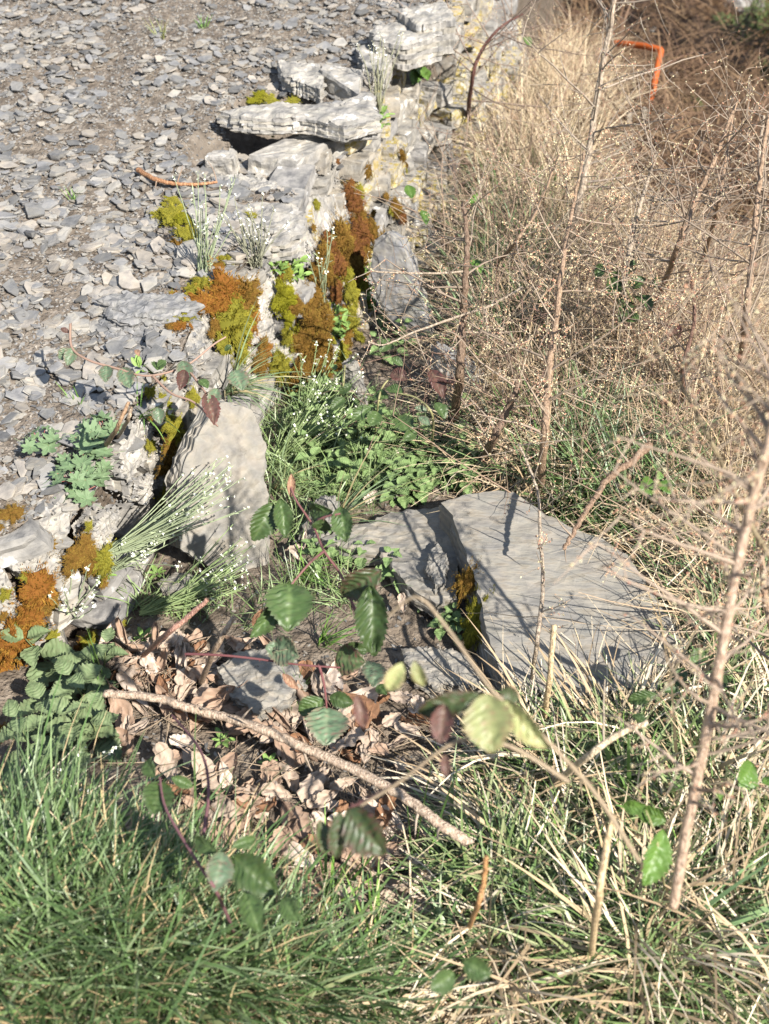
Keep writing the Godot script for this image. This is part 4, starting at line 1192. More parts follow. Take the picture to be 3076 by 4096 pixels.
func make_brambles() -> void:
	var red := Color(0.16, 0.075, 0.07)
	var grn := Color(0.22, 0.21, 0.10)
	bramble("bramble", "young bramble shoot with pink tip and dark glossy leaves over the leaf litter",
		[[Vector3(-0.022, 0.394, -1.29), Vector3(-0.051, 0.434, -1.35), Vector3(-0.07, 0.454, -1.393), Vector3(-0.096, 0.468, -1.431), Vector3(-0.116, 0.48, -1.48), Vector3(-0.145, 0.492, -1.529), Vector3(-0.157, 0.5, -1.562)], [Vector3(-0.096, 0.468, -1.431), Vector3(-0.117, 0.468, -1.404), Vector3(-0.145, 0.455, -1.368)], [Vector3(-0.116, 0.48, -1.48), Vector3(-0.097, 0.503, -1.473), Vector3(-0.07, 0.514, -1.469)]],
		[[Vector3(-0.185, 0.477, -1.542), Vector3(-0.213, 0.439, -1.485), 0.62, 0], [Vector3(-0.173, 0.481, -1.546), Vector3(-0.161, 0.452, -1.483), 0.5, 0], [Vector3(-0.071, 0.516, -1.484), Vector3(-0.062, 0.493, -1.425), 0.6, 0], [Vector3(-0.097, 0.501, -1.472), Vector3(-0.105, 0.471, -1.473), 1.1, 0], [Vector3(-0.155, 0.483, -1.547), Vector3(-0.153, 0.521, -1.567), 0.35, 6], [Vector3(-0.082, 0.51, -1.479), Vector3(-0.136, 0.484, -1.51), 0.5, 0], [Vector3(-0.004, 0.514, -1.339), Vector3(-0.074, 0.463, -1.322), 0.62, 1], [Vector3(-0.147, 0.47, -1.354), Vector3(-0.142, 0.465, -1.271), 0.95, 0], [Vector3(-0.157, 0.454, -1.34), Vector3(-0.201, 0.424, -1.276), 0.42, 0], [Vector3(-0.021, 0.495, -1.323), Vector3(-0.017, 0.442, -1.226), 0.48, 0], [Vector3(-0.177, 0.356, -1.336), Vector3(-0.137, 0.368, -1.295), 0.9, 3], [Vector3(-0.139, 0.362, -1.315), Vector3(-0.185, 0.336, -1.32), 0.5, 3]],
		0.0026, red, Vector3(0.1, 0.55, 0.8))
	bramble("bramble", "low bramble cane with mottled leaves lying over the small slab",
		[[Vector3(-0.327, 0.299, -1.367), Vector3(-0.262, 0.319, -1.345), Vector3(-0.2, 0.329, -1.327), Vector3(-0.132, 0.344, -1.301), Vector3(-0.069, 0.356, -1.284)], [Vector3(-0.102, 0.35, -1.292), Vector3(-0.095, 0.32, -1.28), Vector3(-0.092, 0.277, -1.27)]],
		[[Vector3(-0.077, 0.353, -1.308), Vector3(-0.036, 0.377, -1.276), 0.9, 1], [Vector3(-0.07, 0.364, -1.318), Vector3(-0.022, 0.362, -1.315), 0.55, 0], [Vector3(-0.022, 0.348, -1.304), Vector3(-0.013, 0.353, -1.256), 0.85, 3], [Vector3(-0.011, 0.32, -1.28), Vector3(0.003, 0.324, -1.257), 0.8, 0], [Vector3(-0.096, 0.288, -1.279), Vector3(-0.14, 0.268, -1.263), 0.8, 0], [Vector3(-0.087, 0.291, -1.282), Vector3(-0.051, 0.297, -1.261), 0.75, 0], [Vector3(-0.092, 0.278, -1.271), Vector3(-0.09, 0.279, -1.194), 0.95, 3], [Vector3(-0.141, 0.331, -1.329), Vector3(-0.183, 0.367, -1.32), 0.9, 3], [Vector3(-0.162, 0.319, -1.305), Vector3(-0.135, 0.314, -1.275), 0.4, 6]],
		0.0024, Color(0.15, 0.06, 0.06), Vector3(0.1, 0.7, 0.6))
	bramble("bramble", "bramble shoot hanging close to the viewer with one big pale leaf and a purple one",
		[[Vector3(0.253, 0.713, -0.696), Vector3(0.208, 0.779, -0.725), Vector3(0.165, 0.829, -0.742), Vector3(0.127, 0.872, -0.751), Vector3(0.1, 0.896, -0.759), Vector3(0.058, 0.921, -0.819), Vector3(0.031, 0.935, -0.843), Vector3(0.004, 0.9, -0.853)], [Vector3(0.179, 0.797, -0.728), Vector3(0.12, 0.832, -0.744), Vector3(0.071, 0.836, -0.747), Vector3(0.014, 0.773, -0.746), Vector3(-0.024, 0.738, -0.744)]],
		[[Vector3(0.095, 0.893, -0.756), Vector3(0.097, 0.875, -0.702), 0.85, 2], [Vector3(0.113, 0.889, -0.753), Vector3(0.145, 0.875, -0.702), 0.45, 2], [Vector3(0.091, 0.893, -0.756), Vector3(0.026, 0.878, -0.743), 0.4, 1], [Vector3(0.056, 0.886, -0.75), Vector3(0.051, 0.872, -0.712), 0.55, 4], [Vector3(0.126, 0.888, -0.752), Vector3(0.108, 0.896, -0.759), 0.9, 1], [Vector3(0.058, 0.818, -0.745), Vector3(0.06, 0.809, -0.724), 0.5, 4], [Vector3(0.018, 0.886, -0.803), Vector3(0.002, 0.862, -0.783), 0.55, 2], [Vector3(0.029, 0.888, -0.804), Vector3(0.038, 0.866, -0.785), 0.5, 2], [Vector3(-0.028, 0.84, -0.803), Vector3(-0.019, 0.811, -0.779), 0.4, 4]],
		0.0024, Color(0.27, 0.21, 0.14), Vector3(0.0, 0.5, 0.85))
	bramble("bramble", "pair of purple-edged bramble leaves hanging over the big fallen leaf",
		[[Vector3(0.014, 0.756, -0.759), Vector3(-0.015, 0.719, -0.767), Vector3(-0.037, 0.695, -0.773)]],
		[[Vector3(-0.039, 0.695, -0.773), Vector3(-0.003, 0.68, -0.721), 0.7, 1], [Vector3(-0.047, 0.693, -0.771), Vector3(-0.051, 0.659, -0.729), 0.38, 1], [Vector3(-0.069, 0.677, -0.771), Vector3(-0.061, 0.656, -0.74), 0.55, 1]],
		0.0022, red, Vector3(0.0, 0.5, 0.85))
	bramble("bramble", "prickly bramble runner with dull leaves trailing over the path edge",
		[[Vector3(-0.62, 0.504, -2.062), Vector3(-0.612, 0.48, -2.015), Vector3(-0.575, 0.472, -1.982), Vector3(-0.519, 0.465, -1.964), Vector3(-0.453, 0.465, -1.937), Vector3(-0.383, 0.474, -1.958), Vector3(-0.333, 0.494, -2.001), Vector3(-0.309, 0.501, -2.019)], [Vector3(-0.444, 0.465, -1.937), Vector3(-0.403, 0.456, -1.891), Vector3(-0.356, 0.454, -1.863), Vector3(-0.307, 0.444, -1.802)], [Vector3(-0.383, 0.474, -1.958), Vector3(-0.35, 0.469, -1.902), Vector3(-0.319, 0.466, -1.846)]],
		[[Vector3(-0.612, 0.477, -2.012), Vector3(-0.648, 0.459, -1.998), 0.8, 3], [Vector3(-0.607, 0.48, -2.015), Vector3(-0.62, 0.456, -1.969), 0.7, 3], [Vector3(-0.622, 0.49, -2.05), Vector3(-0.644, 0.501, -2.059), 0.6, 4], [Vector3(-0.537, 0.469, -1.967), Vector3(-0.532, 0.455, -1.916), 0.7, 3], [Vector3(-0.506, 0.465, -1.964), Vector3(-0.477, 0.456, -1.891), 0.55, 3], [Vector3(-0.435, 0.473, -1.944), Vector3(-0.432, 0.477, -1.987), 0.9, 0], [Vector3(-0.417, 0.487, -1.955), Vector3(-0.444, 0.476, -1.947), 0.7, 0], [Vector3(-0.38, 0.479, -1.936), Vector3(-0.386, 0.467, -1.874), 0.5, 4], [Vector3(-0.388, 0.481, -1.964), Vector3(-0.372, 0.469, -1.902), 0.7, 3], [Vector3(-0.35, 0.476, -1.907), Vector3(-0.326, 0.474, -1.88), 0.7, 0], [Vector3(-0.333, 0.473, -1.866), Vector3(-0.304, 0.45, -1.781), 0.45, 4], [Vector3(-0.28, 0.512, -1.885), Vector3(-0.254, 0.501, -1.824), 0.75, 3], [Vector3(-0.313, 0.474, -1.88), Vector3(-0.324, 0.467, -1.822), 0.6, 3], [Vector3(-0.297, 0.494, -2.001), Vector3(-0.315, 0.484, -1.992), 0.7, 0], [Vector3(-0.427, 0.442, -1.865), Vector3(-0.419, 0.427, -1.827), 0.8, 3], [Vector3(-0.474, 0.482, -1.978), Vector3(-0.485, 0.494, -2.001), 0.5, 6]],
		0.0028, Color(0.24, 0.16, 0.12), Vector3(0.1, 0.8, 0.5), 0.75)
	bramble("bramble", "dark leafy bramble in the shade at the foot of the mossy wall",
		[[Vector3(-0.023, 0, -2.359), Vector3(-0.015, 0.252, -2.137), Vector3(-0.001, 0.278, -2.185), Vector3(0.04, 0.296, -2.213)], [Vector3(0.11, 0, -2.303), Vector3(0.1, 0.294, -2.042), Vector3(0.067, 0.312, -2.083), Vector3(0.029, 0.303, -2.114)], [Vector3(-0.118, 0, -2.536), Vector3(-0.091, 0.271, -2.179), Vector3(-0.087, 0.293, -2.237)]],
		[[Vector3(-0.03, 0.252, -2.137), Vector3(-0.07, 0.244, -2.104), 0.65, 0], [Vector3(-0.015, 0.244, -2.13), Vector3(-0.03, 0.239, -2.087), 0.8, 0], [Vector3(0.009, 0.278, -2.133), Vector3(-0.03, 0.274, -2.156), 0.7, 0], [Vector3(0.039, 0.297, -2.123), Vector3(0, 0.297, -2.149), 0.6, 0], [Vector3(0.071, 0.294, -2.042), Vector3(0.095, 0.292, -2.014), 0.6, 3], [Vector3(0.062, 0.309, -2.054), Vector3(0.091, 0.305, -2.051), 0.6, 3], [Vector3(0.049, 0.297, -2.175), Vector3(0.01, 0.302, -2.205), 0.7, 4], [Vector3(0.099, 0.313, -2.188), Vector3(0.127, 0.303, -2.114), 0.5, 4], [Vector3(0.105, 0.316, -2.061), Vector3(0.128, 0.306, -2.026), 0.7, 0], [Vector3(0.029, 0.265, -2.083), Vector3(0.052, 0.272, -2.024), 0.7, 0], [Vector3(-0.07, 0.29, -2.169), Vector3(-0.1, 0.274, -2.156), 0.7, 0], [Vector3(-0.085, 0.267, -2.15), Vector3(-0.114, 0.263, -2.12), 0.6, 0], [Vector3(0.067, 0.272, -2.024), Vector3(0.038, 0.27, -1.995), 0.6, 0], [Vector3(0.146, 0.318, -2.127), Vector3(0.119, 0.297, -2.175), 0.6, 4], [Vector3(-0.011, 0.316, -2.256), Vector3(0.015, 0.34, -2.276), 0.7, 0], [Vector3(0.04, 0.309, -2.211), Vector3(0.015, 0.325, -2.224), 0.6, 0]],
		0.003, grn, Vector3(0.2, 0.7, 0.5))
	bramble("bramble", "bramble sprig with broad dark leaves growing through the dry grass",
		[[Vector3(0.715, -0.013, -2.869), Vector3(0.58, 0.317, -2.453), Vector3(0.553, 0.359, -2.488), Vector3(0.541, 0.382, -2.533)]],
		[[Vector3(0.542, 0.375, -2.501), Vector3(0.506, 0.359, -2.423), 0.6, 0], [Vector3(0.553, 0.375, -2.501), Vector3(0.585, 0.4, -2.522), 0.7, 0], [Vector3(0.564, 0.35, -2.481), Vector3(0.602, 0.377, -2.477), 0.8, 0], [Vector3(0.558, 0.334, -2.467), Vector3(0.541, 0.324, -2.38), 0.6, 1], [Vector3(0.58, 0.334, -2.467), Vector3(0.612, 0.343, -2.409), 0.7, 0], [Vector3(0.508, 0.382, -2.533), Vector3(0.494, 0.367, -2.494), 0.7, 0], [Vector3(0.608, 0.36, -2.463), Vector3(0.64, 0.377, -2.477), 0.6, 0], [Vector3(0.587, 0.313, -2.398), Vector3(0.544, 0.311, -2.422), 0.6, 0], [Vector3(0.643, 0.311, -2.382), Vector3(0.663, 0.321, -2.325), 0.6, 4]],
		0.0028, grn)
	bramble("bramble", "fresh green bramble sprig of three leaves in the straw above the largest slab",
		[[Vector3(0.615, 0, -2.112), Vector3(0.519, 0.303, -1.788), Vector3(0.516, 0.316, -1.799)]],
		[[Vector3(0.512, 0.315, -1.798), Vector3(0.486, 0.323, -1.766), 1, 5], [Vector3(0.525, 0.316, -1.799), Vector3(0.54, 0.322, -1.765), 0.9, 5], [Vector3(0.519, 0.32, -1.802), Vector3(0.533, 0.324, -1.819), 0.8, 5]],
		0.002, grn)
	bramble("bramble", "bright green bramble leaf hanging in the straw beside the glossy stem",
		[[Vector3(0.459, 0, -1.096), Vector3(0.354, 0.415, -0.903), Vector3(0.345, 0.442, -0.926), Vector3(0.338, 0.452, -0.947)]],
		[[Vector3(0.353, 0.459, -0.914), Vector3(0.325, 0.425, -0.846), 0.55, 5], [Vector3(0.365, 0.44, -0.938), Vector3(0.323, 0.454, -0.949), 0.6, 5], [Vector3(0.31, 0.448, -0.957), Vector3(0.336, 0.462, -0.943), 0.8, 5], [Vector3(0.288, 0.381, -0.94), Vector3(0.297, 0.379, -0.913), 0.6, 0]],
		0.0022, grn, Vector3(0.1, 0.5, 0.8))
	bramble("bramble", "two bright bramble leaves at the edge of the straw behind the glossy stem",
		[[Vector3(0.642, 0, -1.229), Vector3(0.544, 0.299, -1.067), Vector3(0.537, 0.325, -1.088)]],
		[[Vector3(0.534, 0.345, -1.106), Vector3(0.508, 0.344, -1.066), 1, 5], [Vector3(0.55, 0.33, -1.093), Vector3(0.557, 0.336, -1.072), 0.9, 5], [Vector3(0.494, 0.279, -1.115), Vector3(0.498, 0.279, -1.09), 0.6, 5]],
		0.0022, grn)
	bramble("bramble", "dark bramble leaves flat in the straw below the largest slab",
		[[Vector3(0.562, 0, -1.474), Vector3(0.51, 0.02, -1.491), Vector3(0.466, 0.03, -1.494)]],
		[[Vector3(0.457, 0.218, -1.351), Vector3(0.405, 0.201, -1.35), 0.45, 0], [Vector3(0.465, 0.221, -1.354), Vector3(0.496, 0.224, -1.356), 0.5, 0], [Vector3(0.519, 0.231, -1.401), Vector3(0.556, 0.241, -1.436), 0.6, 0], [Vector3(0.511, 0.228, -1.399), Vector3(0.484, 0.229, -1.361), 0.6, 0], [Vector3(0.404, 0.229, -1.296), Vector3(0.426, 0.236, -1.275), 0.6, 0], [Vector3(0.554, 0.277, -1.349), Vector3(0.535, 0.274, -1.307), 0.6, 0]],
		0.0022, grn, Vector3(0.1, 0.9, 0.3))
	bramble("bramble", "bramble shoot with broad shaded leaves rising from the lush grass",
		[[Vector3(-0.214, 0.094, -0.959), Vector3(-0.201, 0.467, -0.816), Vector3(-0.227, 0.466, -0.855), Vector3(-0.28, 0.46, -0.941), Vector3(-0.298, 0.452, -0.999)], [Vector3(-0.24, 0.395, -0.952), Vector3(-0.242, 0.393, -1.028), Vector3(-0.266, 0.369, -1.112), Vector3(-0.326, 0.322, -1.217)]],
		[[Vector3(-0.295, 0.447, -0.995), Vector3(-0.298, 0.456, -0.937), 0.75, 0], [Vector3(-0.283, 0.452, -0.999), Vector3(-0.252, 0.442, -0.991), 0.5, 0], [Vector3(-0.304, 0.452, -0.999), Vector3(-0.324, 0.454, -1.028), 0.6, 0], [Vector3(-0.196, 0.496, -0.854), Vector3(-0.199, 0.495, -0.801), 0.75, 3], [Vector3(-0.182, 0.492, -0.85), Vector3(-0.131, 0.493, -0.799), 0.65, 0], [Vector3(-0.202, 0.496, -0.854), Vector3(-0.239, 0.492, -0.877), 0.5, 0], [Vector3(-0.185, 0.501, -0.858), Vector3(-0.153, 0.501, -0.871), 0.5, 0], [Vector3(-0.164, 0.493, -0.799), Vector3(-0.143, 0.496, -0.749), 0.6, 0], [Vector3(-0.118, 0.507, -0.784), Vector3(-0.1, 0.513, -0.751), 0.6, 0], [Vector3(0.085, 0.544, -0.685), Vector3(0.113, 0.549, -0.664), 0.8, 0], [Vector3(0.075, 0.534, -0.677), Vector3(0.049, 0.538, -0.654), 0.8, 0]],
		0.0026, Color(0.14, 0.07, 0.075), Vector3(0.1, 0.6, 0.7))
	bramble("bramble", "green leafy shoots clinging to the wall beside the long dry stalk",
		[[Vector3(-0.041, 0.348, -3.4), Vector3(-0.033, 0.386, -3.442), Vector3(-0.028, 0.282, -3.859)]],
		[[Vector3(-0.029, 0.355, -3.594), Vector3(-0.015, 0.347, -3.522), 0.7, 5], [Vector3(-0.035, 0.358, -3.531), Vector3(-0.021, 0.337, -3.461), 0.7, 5], [Vector3(0.114, 0.315, -4.017), Vector3(0.129, 0.296, -3.963), 0.8, 5], [Vector3(0.107, 0.303, -4.008), Vector3(0.095, 0.279, -3.948), 0.8, 5], [Vector3(0.125, 0.303, -4.008), Vector3(0.144, 0.291, -3.958), 0.8, 5], [Vector3(0.063, 0.314, -3.103), Vector3(0.075, 0.294, -3.06), 0.7, 5], [Vector3(0.098, 0.306, -2.965), Vector3(0.115, 0.291, -2.927), 0.7, 5], [Vector3(0.46, 0.385, -4.077), Vector3(0.49, 0.362, -4.057), 0.7, 5], [Vector3(0.225, 0.255, -2.792), Vector3(0.248, 0.237, -2.751), 0.7, 5], [Vector3(0.259, 0.294, -3.086), Vector3(0.227, 0.275, -3.07), 0.6, 5]],
		0.0022, grn)

# ---------------------------------------------------------------- moss
func moss_shapes(cols: Array) -> Array:
	# [cushion mesh, shoots mesh], about 1 in radius, on the xz plane
	var b := MB.new()
	var sh := MB.new()
	var ofs := rng.randf() * 400
	var n := 22
	var rings := 7
	var top := func(g: float, r: float) -> Vector3:
		var edge := 1.0 + 0.85 * nz.get_noise_2d(cos(g) * 45 + ofs, sin(g) * 45)
		var x := cos(g) * r * edge
		var z := sin(g) * r * edge
		var y := 0.62 * pow(maxf(0.0, 1.0 - r * r), 0.5) * (1.0 + 0.9 * nz.get_noise_3d(x * 70 + ofs, 3, z * 70)) - 0.05
		return Vector3(x, y, z)
	for r in rings + 1:
		for k in n:
			b.pt(top.call(TAU * k / n, float(r) / rings), cols[0])
	for r in rings:
		for k in n:
			var k2 := (k + 1) % n
			b.quad(r * n + k, r * n + k2, (r + 1) * n + k2, (r + 1) * n + k)
	for k in 1700:
		var g := rf(0, TAU)
		var r := pow(rng.randf(), 0.45) if k < 1400 else rf(0.9, 1.45)
		var p: Vector3 = top.call(g, r)
		var out := Vector3(p.x * 0.9, 0.55 * (1.0 - r) + 0.35, p.z * 0.9).normalized()
		out = (out + Vector3(rf(-1, 1), rf(-1, 1), rf(-1, 1)) * 0.4).normalized()
		var tone := clampf(0.5 + 1.3 * nz.get_noise_3d(p.x * 80 + ofs, p.y * 80, p.z * 80), 0, 1)
		var c: Color = cols[0].lerp(cols[1], tone)
		c = shade(c, rf(0.7, 1.25))
		sh.tube([p - out * 0.02, p + out * rf(0.07, 0.17)], [rf(0.018, 0.032), 0.004], 3, c, c)
	return [b.mesh(true), sh.mesh(false)]

func make_moss() -> void:
	var tones := [
		[Color(0.115, 0.065, 0.018), Color(0.19, 0.125, 0.028)],
		[Color(0.12, 0.115, 0.012), Color(0.20, 0.19, 0.018)],
		[Color(0.15, 0.065, 0.016), Color(0.23, 0.125, 0.026)],
		[Color(0.11, 0.05, 0.022), Color(0.17, 0.085, 0.022)],
		[Color(0.13, 0.125, 0.02), Color(0.24, 0.21, 0.03)],
	]
	var words := ["rusty brown", "olive green", "bright orange", "dark brown", "yellow-green"]
	var sets := []
	for t in tones:
		sets.append([moss_shapes(t), moss_shapes(t), moss_shapes(t)])
	# place, radius, tone, flatness
	var list := [[Vector3(-0.387, 0.344, -2.471), 0.041, 2, 0.8], [Vector3(-0.346, 0.303, -2.521), 0.04, 0, 0.9], [Vector3(-0.37, 0.276, -2.46), 0.048, 4, 0.9], [Vector3(-0.399, 0.337, -2.43), 0.028, 2, 0.7], [Vector3(-0.343, 0.254, -2.497), 0.033, 2, 0.8], [Vector3(-0.385, 0.258, -2.377), 0.023, 4, 0.6], [Vector3(-0.353, 0.199, -2.441), 0.022, 4, 0.6], [Vector3(-0.421, 0.348, -2.4), 0.025, 2, 0.6], [Vector3(-0.451, 0.345, -2.345), 0.021, 4, 0.5], [Vector3(-0.454, 0.342, -2.306), 0.018, 2, 0.5], [Vector3(-0.266, 0.24, -2.623), 0.032, 1, 1], [Vector3(-0.235, 0.202, -2.65), 0.021, 0, 0.9], [Vector3(-0.25, 0.184, -2.613), 0.018, 1, 0.5], [Vector3(-0.19, 0.204, -2.788), 0.029, 0, 0.8], [Vector3(-0.194, 0.177, -2.74), 0.026, 0, 0.8], [Vector3(-0.172, 0.216, -2.866), 0.034, 0, 0.6], [Vector3(-0.134, 0.188, -3.023), 0.046, 0, 0.6], [Vector3(-0.086, 0.152, -3.134), 0.039, 3, 0.6], [Vector3(-0.051, 0.143, -3.18), 0.029, 0, 0.6], [Vector3(-0.161, 0.221, -2.92), 0.03, 3, 0.6], [Vector3(-0.105, 0.133, -3.06), 0.042, 3, 0.6], [Vector3(-0.143, 0.18, -2.906), 0.035, 3, 0.6], [Vector3(-0.097, 0.108, -3.013), 0.034, 0, 0.6], [Vector3(-0.073, 0.102, -3.119), 0.029, 0, 0.6], [Vector3(-0.114, 0.125, -2.93), 0.028, 4, 0.5], [Vector3(-0.16, 0.175, -2.841), 0.024, 0, 0.6], [Vector3(-0.079, 0.067, -3.008), 0.029, 4, 0.5], [Vector3(-0.202, 0.137, -2.67), 0.035, 0, 0.8], [Vector3(-0.17, 0.114, -2.731), 0.031, 0, 0.8], [Vector3(-0.218, 0.108, -2.617), 0.031, 0, 0.8], [Vector3(-0.18, 0.082, -2.668), 0.038, 0, 0.8], [Vector3(-0.169, 0.033, -2.647), 0.031, 0, 0.7], [Vector3(-0.202, 0.051, -2.607), 0.028, 0, 0.7], [Vector3(-0.135, 0.023, -2.718), 0.029, 4, 0.6], [Vector3(-0.118, 0.033, -2.771), 0.027, 0, 0.6], [Vector3(-0.107, 0.055, -2.829), 0.03, 4, 0.6], [Vector3(-0.101, 0.089, -2.894), 0.028, 4, 0.5], [Vector3(-0.142, 0.128, -2.826), 0.022, 3, 0.6], [Vector3(-0.274, 0.102, -2.525), 0.03, 4, 0.9], [Vector3(-0.23, 0.028, -2.553), 0.031, 0, 0.8], [Vector3(-0.208, 0.03, -2.586), 0.024, 0, 0.7], [Vector3(-0.099, 0.228, -3.167), 0.031, 3, 0.7], [Vector3(-0.111, 0.261, -3.171), 0.021, 3, 0.7], [Vector3(-0.067, 0.29, -3.261), 0.021, 0, 0.8], [Vector3(-0.08, 0.186, -3.167), 0.024, 0, 0.7], [Vector3(0.042, 0.215, -3.51), 0.017, 0, 0.8], [Vector3(0.02, 0.142, -3.316), 0.022, 0, 0.7], [Vector3(0.041, 0.106, -3.329), 0.019, 3, 0.7], [Vector3(-0.014, 0.095, -3.202), 0.022, 0, 0.6], [Vector3(-0.664, 0.17, -1.665), 0.035, 2, 0.7], [Vector3(-0.686, 0.123, -1.644), 0.028, 2, 0.7], [Vector3(-0.655, 0.126, -1.667), 0.021, 0, 0.6], [Vector3(-0.722, 0.077, -1.628), 0.043, 2, 0.8], [Vector3(-0.698, 0.098, -1.638), 0.023, 4, 0.7], [Vector3(-0.747, 0.026, -1.614), 0.023, 2, 0.7], [Vector3(-0.699, 0.029, -1.417), 0.017, 2, 0.8], [Vector3(-0.608, 0.185, -1.728), 0.025, 0, 0.4], [Vector3(-0.57, 0.148, -1.768), 0.026, 4, 0.7], [Vector3(-0.582, 0.152, -1.75), 0.018, 0, 0.6], [Vector3(-0.588, 0.199, -1.752), 0.018, 0, 0.35], [Vector3(-0.473, 0.254, -2.091), 0.02, 4, 0.5], [Vector3(-0.463, 0.219, -2.096), 0.024, 4, 0.5], [Vector3(-0.471, 0.201, -2.071), 0.02, 0, 0.5], [Vector3(-0.475, 0.163, -2.048), 0.024, 0, 0.6], [Vector3(-0.469, 0.126, -2.046), 0.02, 4, 0.6], [Vector3(-0.48, 0.1, -2.015), 0.02, 4, 0.5], [Vector3(-0.475, 0.288, -2.102), 0.018, 4, 0.5], [Vector3(-0.43, 0.25, -2.177), 0.016, 4, 0.5], [Vector3(-0.475, 0.349, -2.41), 0.017, 2, 0.5], [Vector3(-0.528, 0.371, -2.787), 0.028, 4, 0.35], [Vector3(-0.503, 0.37, -2.769), 0.021, 1, 0.35], [Vector3(-0.489, 0.366, -2.702), 0.023, 4, 0.4], [Vector3(-0.304, 0.399, -3.256), 0.012, 0, 0.8], [Vector3(-0.363, 0.411, -3.443), 0.024, 1, 0.3], [Vector3(-0.329, 0.41, -3.437), 0.021, 4, 0.3], [Vector3(-0.269, 0.41, -3.431), 0.016, 4, 0.3], [Vector3(-0.543, 0.376, -2.861), 0.017, 4, 0.3], [Vector3(-0.337, 0.371, -2.791), 0.012, 4, 0.3], [Vector3(-0.592, 0, -1.677), 0.015, 4, 0.6], [Vector3(-0.608, 0, -1.615), 0.016, 0, 0.5], [Vector3(0.132, 0, -1.336), 0.012, 4, 0.4]]
	var more := []
	for q in list:   # smaller ones round the larger
		more.append(q)
		for k in 2:
			var g := rf(0, TAU)
			var x: float = q[0].x + cos(g) * q[1] * rf(1.0, 1.6)
			var z: float = q[0].z + sin(g) * q[1] * rf(1.0, 1.6)
			more.append([Vector3(x, land(x, z), z), q[1] * rf(0.3, 0.55), pick([q[2], 0.0, 4.0]), q[3] * 0.8])
	for q in more:
		var t := int(q[2])
		var s: Array = pick(sets[t])
		var p: Vector3 = q[0]
		var up := slope_at(p.x, p.z)
		var o := thing("moss_cushion", "%s moss cushion on the stones by %s" % [words[t], near(p.x, p.z)], "moss", p + (up + Vector3(0.3, 0.1, 0.3)) * (0.006 + 0.22 * q[1]), "%s moss close to %s" % [words[t], near(p.x, p.z)])
		o.basis = turned((up + Vector3(0.25, 0.15, 0.2)).normalized(), rf(0, TAU)).scaled_local(Vector3(q[1] * 1.1, q[1] * q[3] * 1.1, q[1] * 1.1))
		obj("cushion", s[0], M.moss, o)
		obj("shoots", s[1], M.moss, o).set_meta("kind", "stuff")
	var slab_moss := thing("moss_cushion", "moss strip along the broken edge of the largest slab", "moss", Vector3(0.162, 0.09, -1.754))
	slab_moss.basis = turned(Vector3(-0.5, 0.7, 0.4), 0.4).scaled_local(Vector3(0.022, 0.014, 0.036))
	obj("cushion", sets[0][0][0], M.moss, slab_moss)
	obj("shoots", sets[0][0][1], M.moss, slab_moss).set_meta("kind", "stuff")
	var slab_moss2 := thing("moss_cushion", "yellow-green moss in the crack under the largest slab", "moss", Vector3(0.178, 0.06, -1.676))
	slab_moss2.basis = turned(Vector3(-0.7, 0.5, 0.5), 0.4).scaled_local(Vector3(0.028, 0.018, 0.045))
	obj("cushion", sets[4][0][0], M.moss, slab_moss2)
	obj("shoots", sets[4][0][1], M.moss, slab_moss2).set_meta("kind", "stuff")

# ---------------------------------------------------------------- cress, nettles, rosettes, tufts
func cress(label: String, at: Vector3, stems: int, lean: Vector3, len_: float, spread: float, col: Color, flowers := 7) -> void:
	var t := thing("cress_plant", label, "flower", at, "white flowering cress")
	for k in stems:
		var p := Vector3(rf(-1, 1), 0, rf(-1, 1)) * 0.014
		var d := (lean.normalized() + Vector3(rf(-1, 1), rf(-0.7, 0.8), rf(-1, 1)) * spread).normalized()
		var l := len_ * rf(0.55, 1.15)
		var pts := [p]
		var segs := 7
		var b := MB.new()
		for s in segs:
			d = (d + Vector3(rf(-1, 1), rf(-0.2, 1.0), rf(-1, 1)) * 0.10).normalized()
			p += d * l / segs
			pts.append(p)
			if rng.randf() < 0.5:   # small stem leaf
				var q := (d + Vector3(rf(-1, 1), rf(-1, 1), rf(-1, 1))).normalized()
				b.ribbon([p, p + q * 0.006, p + q * 0.014], [0.0008, 0.0018, 0.0001], q.cross(d).normalized(), col, shade(col, 1.2))
		b.tube(pts, taper(pts.size(), 0.0017, 0.0009), 4, col, shade(col, 1.15))
		var stem := obj("stem", b.mesh(true), M.soft_leaf, t)
		var fl := MB.new()
		for j in flowers:
			var q := (d + Vector3(rf(-1, 1), rf(-0.6, 1), rf(-1, 1)) * 0.9).normalized()
			var c := p + q * rf(0.002, 0.011) - d * rf(0.0, 0.018)
			fl.tube([c - q * 0.006, c], [0.0004, 0.0006], 3, col, col)
			var x := q.cross(Vector3(rf(-1, 1), rf(-1, 1), rf(-1, 1))).normalized()
			var y := x.cross(q)
			var white := Color(0.86, 0.86, 0.80)
			for a in 4:
				var e := (x * cos(a * PI / 2) + y * sin(a * PI / 2))
				var e2 := e.cross(q)
				fl.ribbon([c, c + e * 0.0014 + q * 0.0008, c + e * 0.0026 + q * 0.0012], [0.0003, 0.0009, 0.0006], e2, Color(0.72, 0.72, 0.55), white)
			if rng.randf() < 0.5:
				fl.ball(c + q * 0.0005, 0.0007, q * 0.0012, Color(0.55, 0.45, 0.1))
		obj("flower", fl.mesh(true), M.petal, stem)

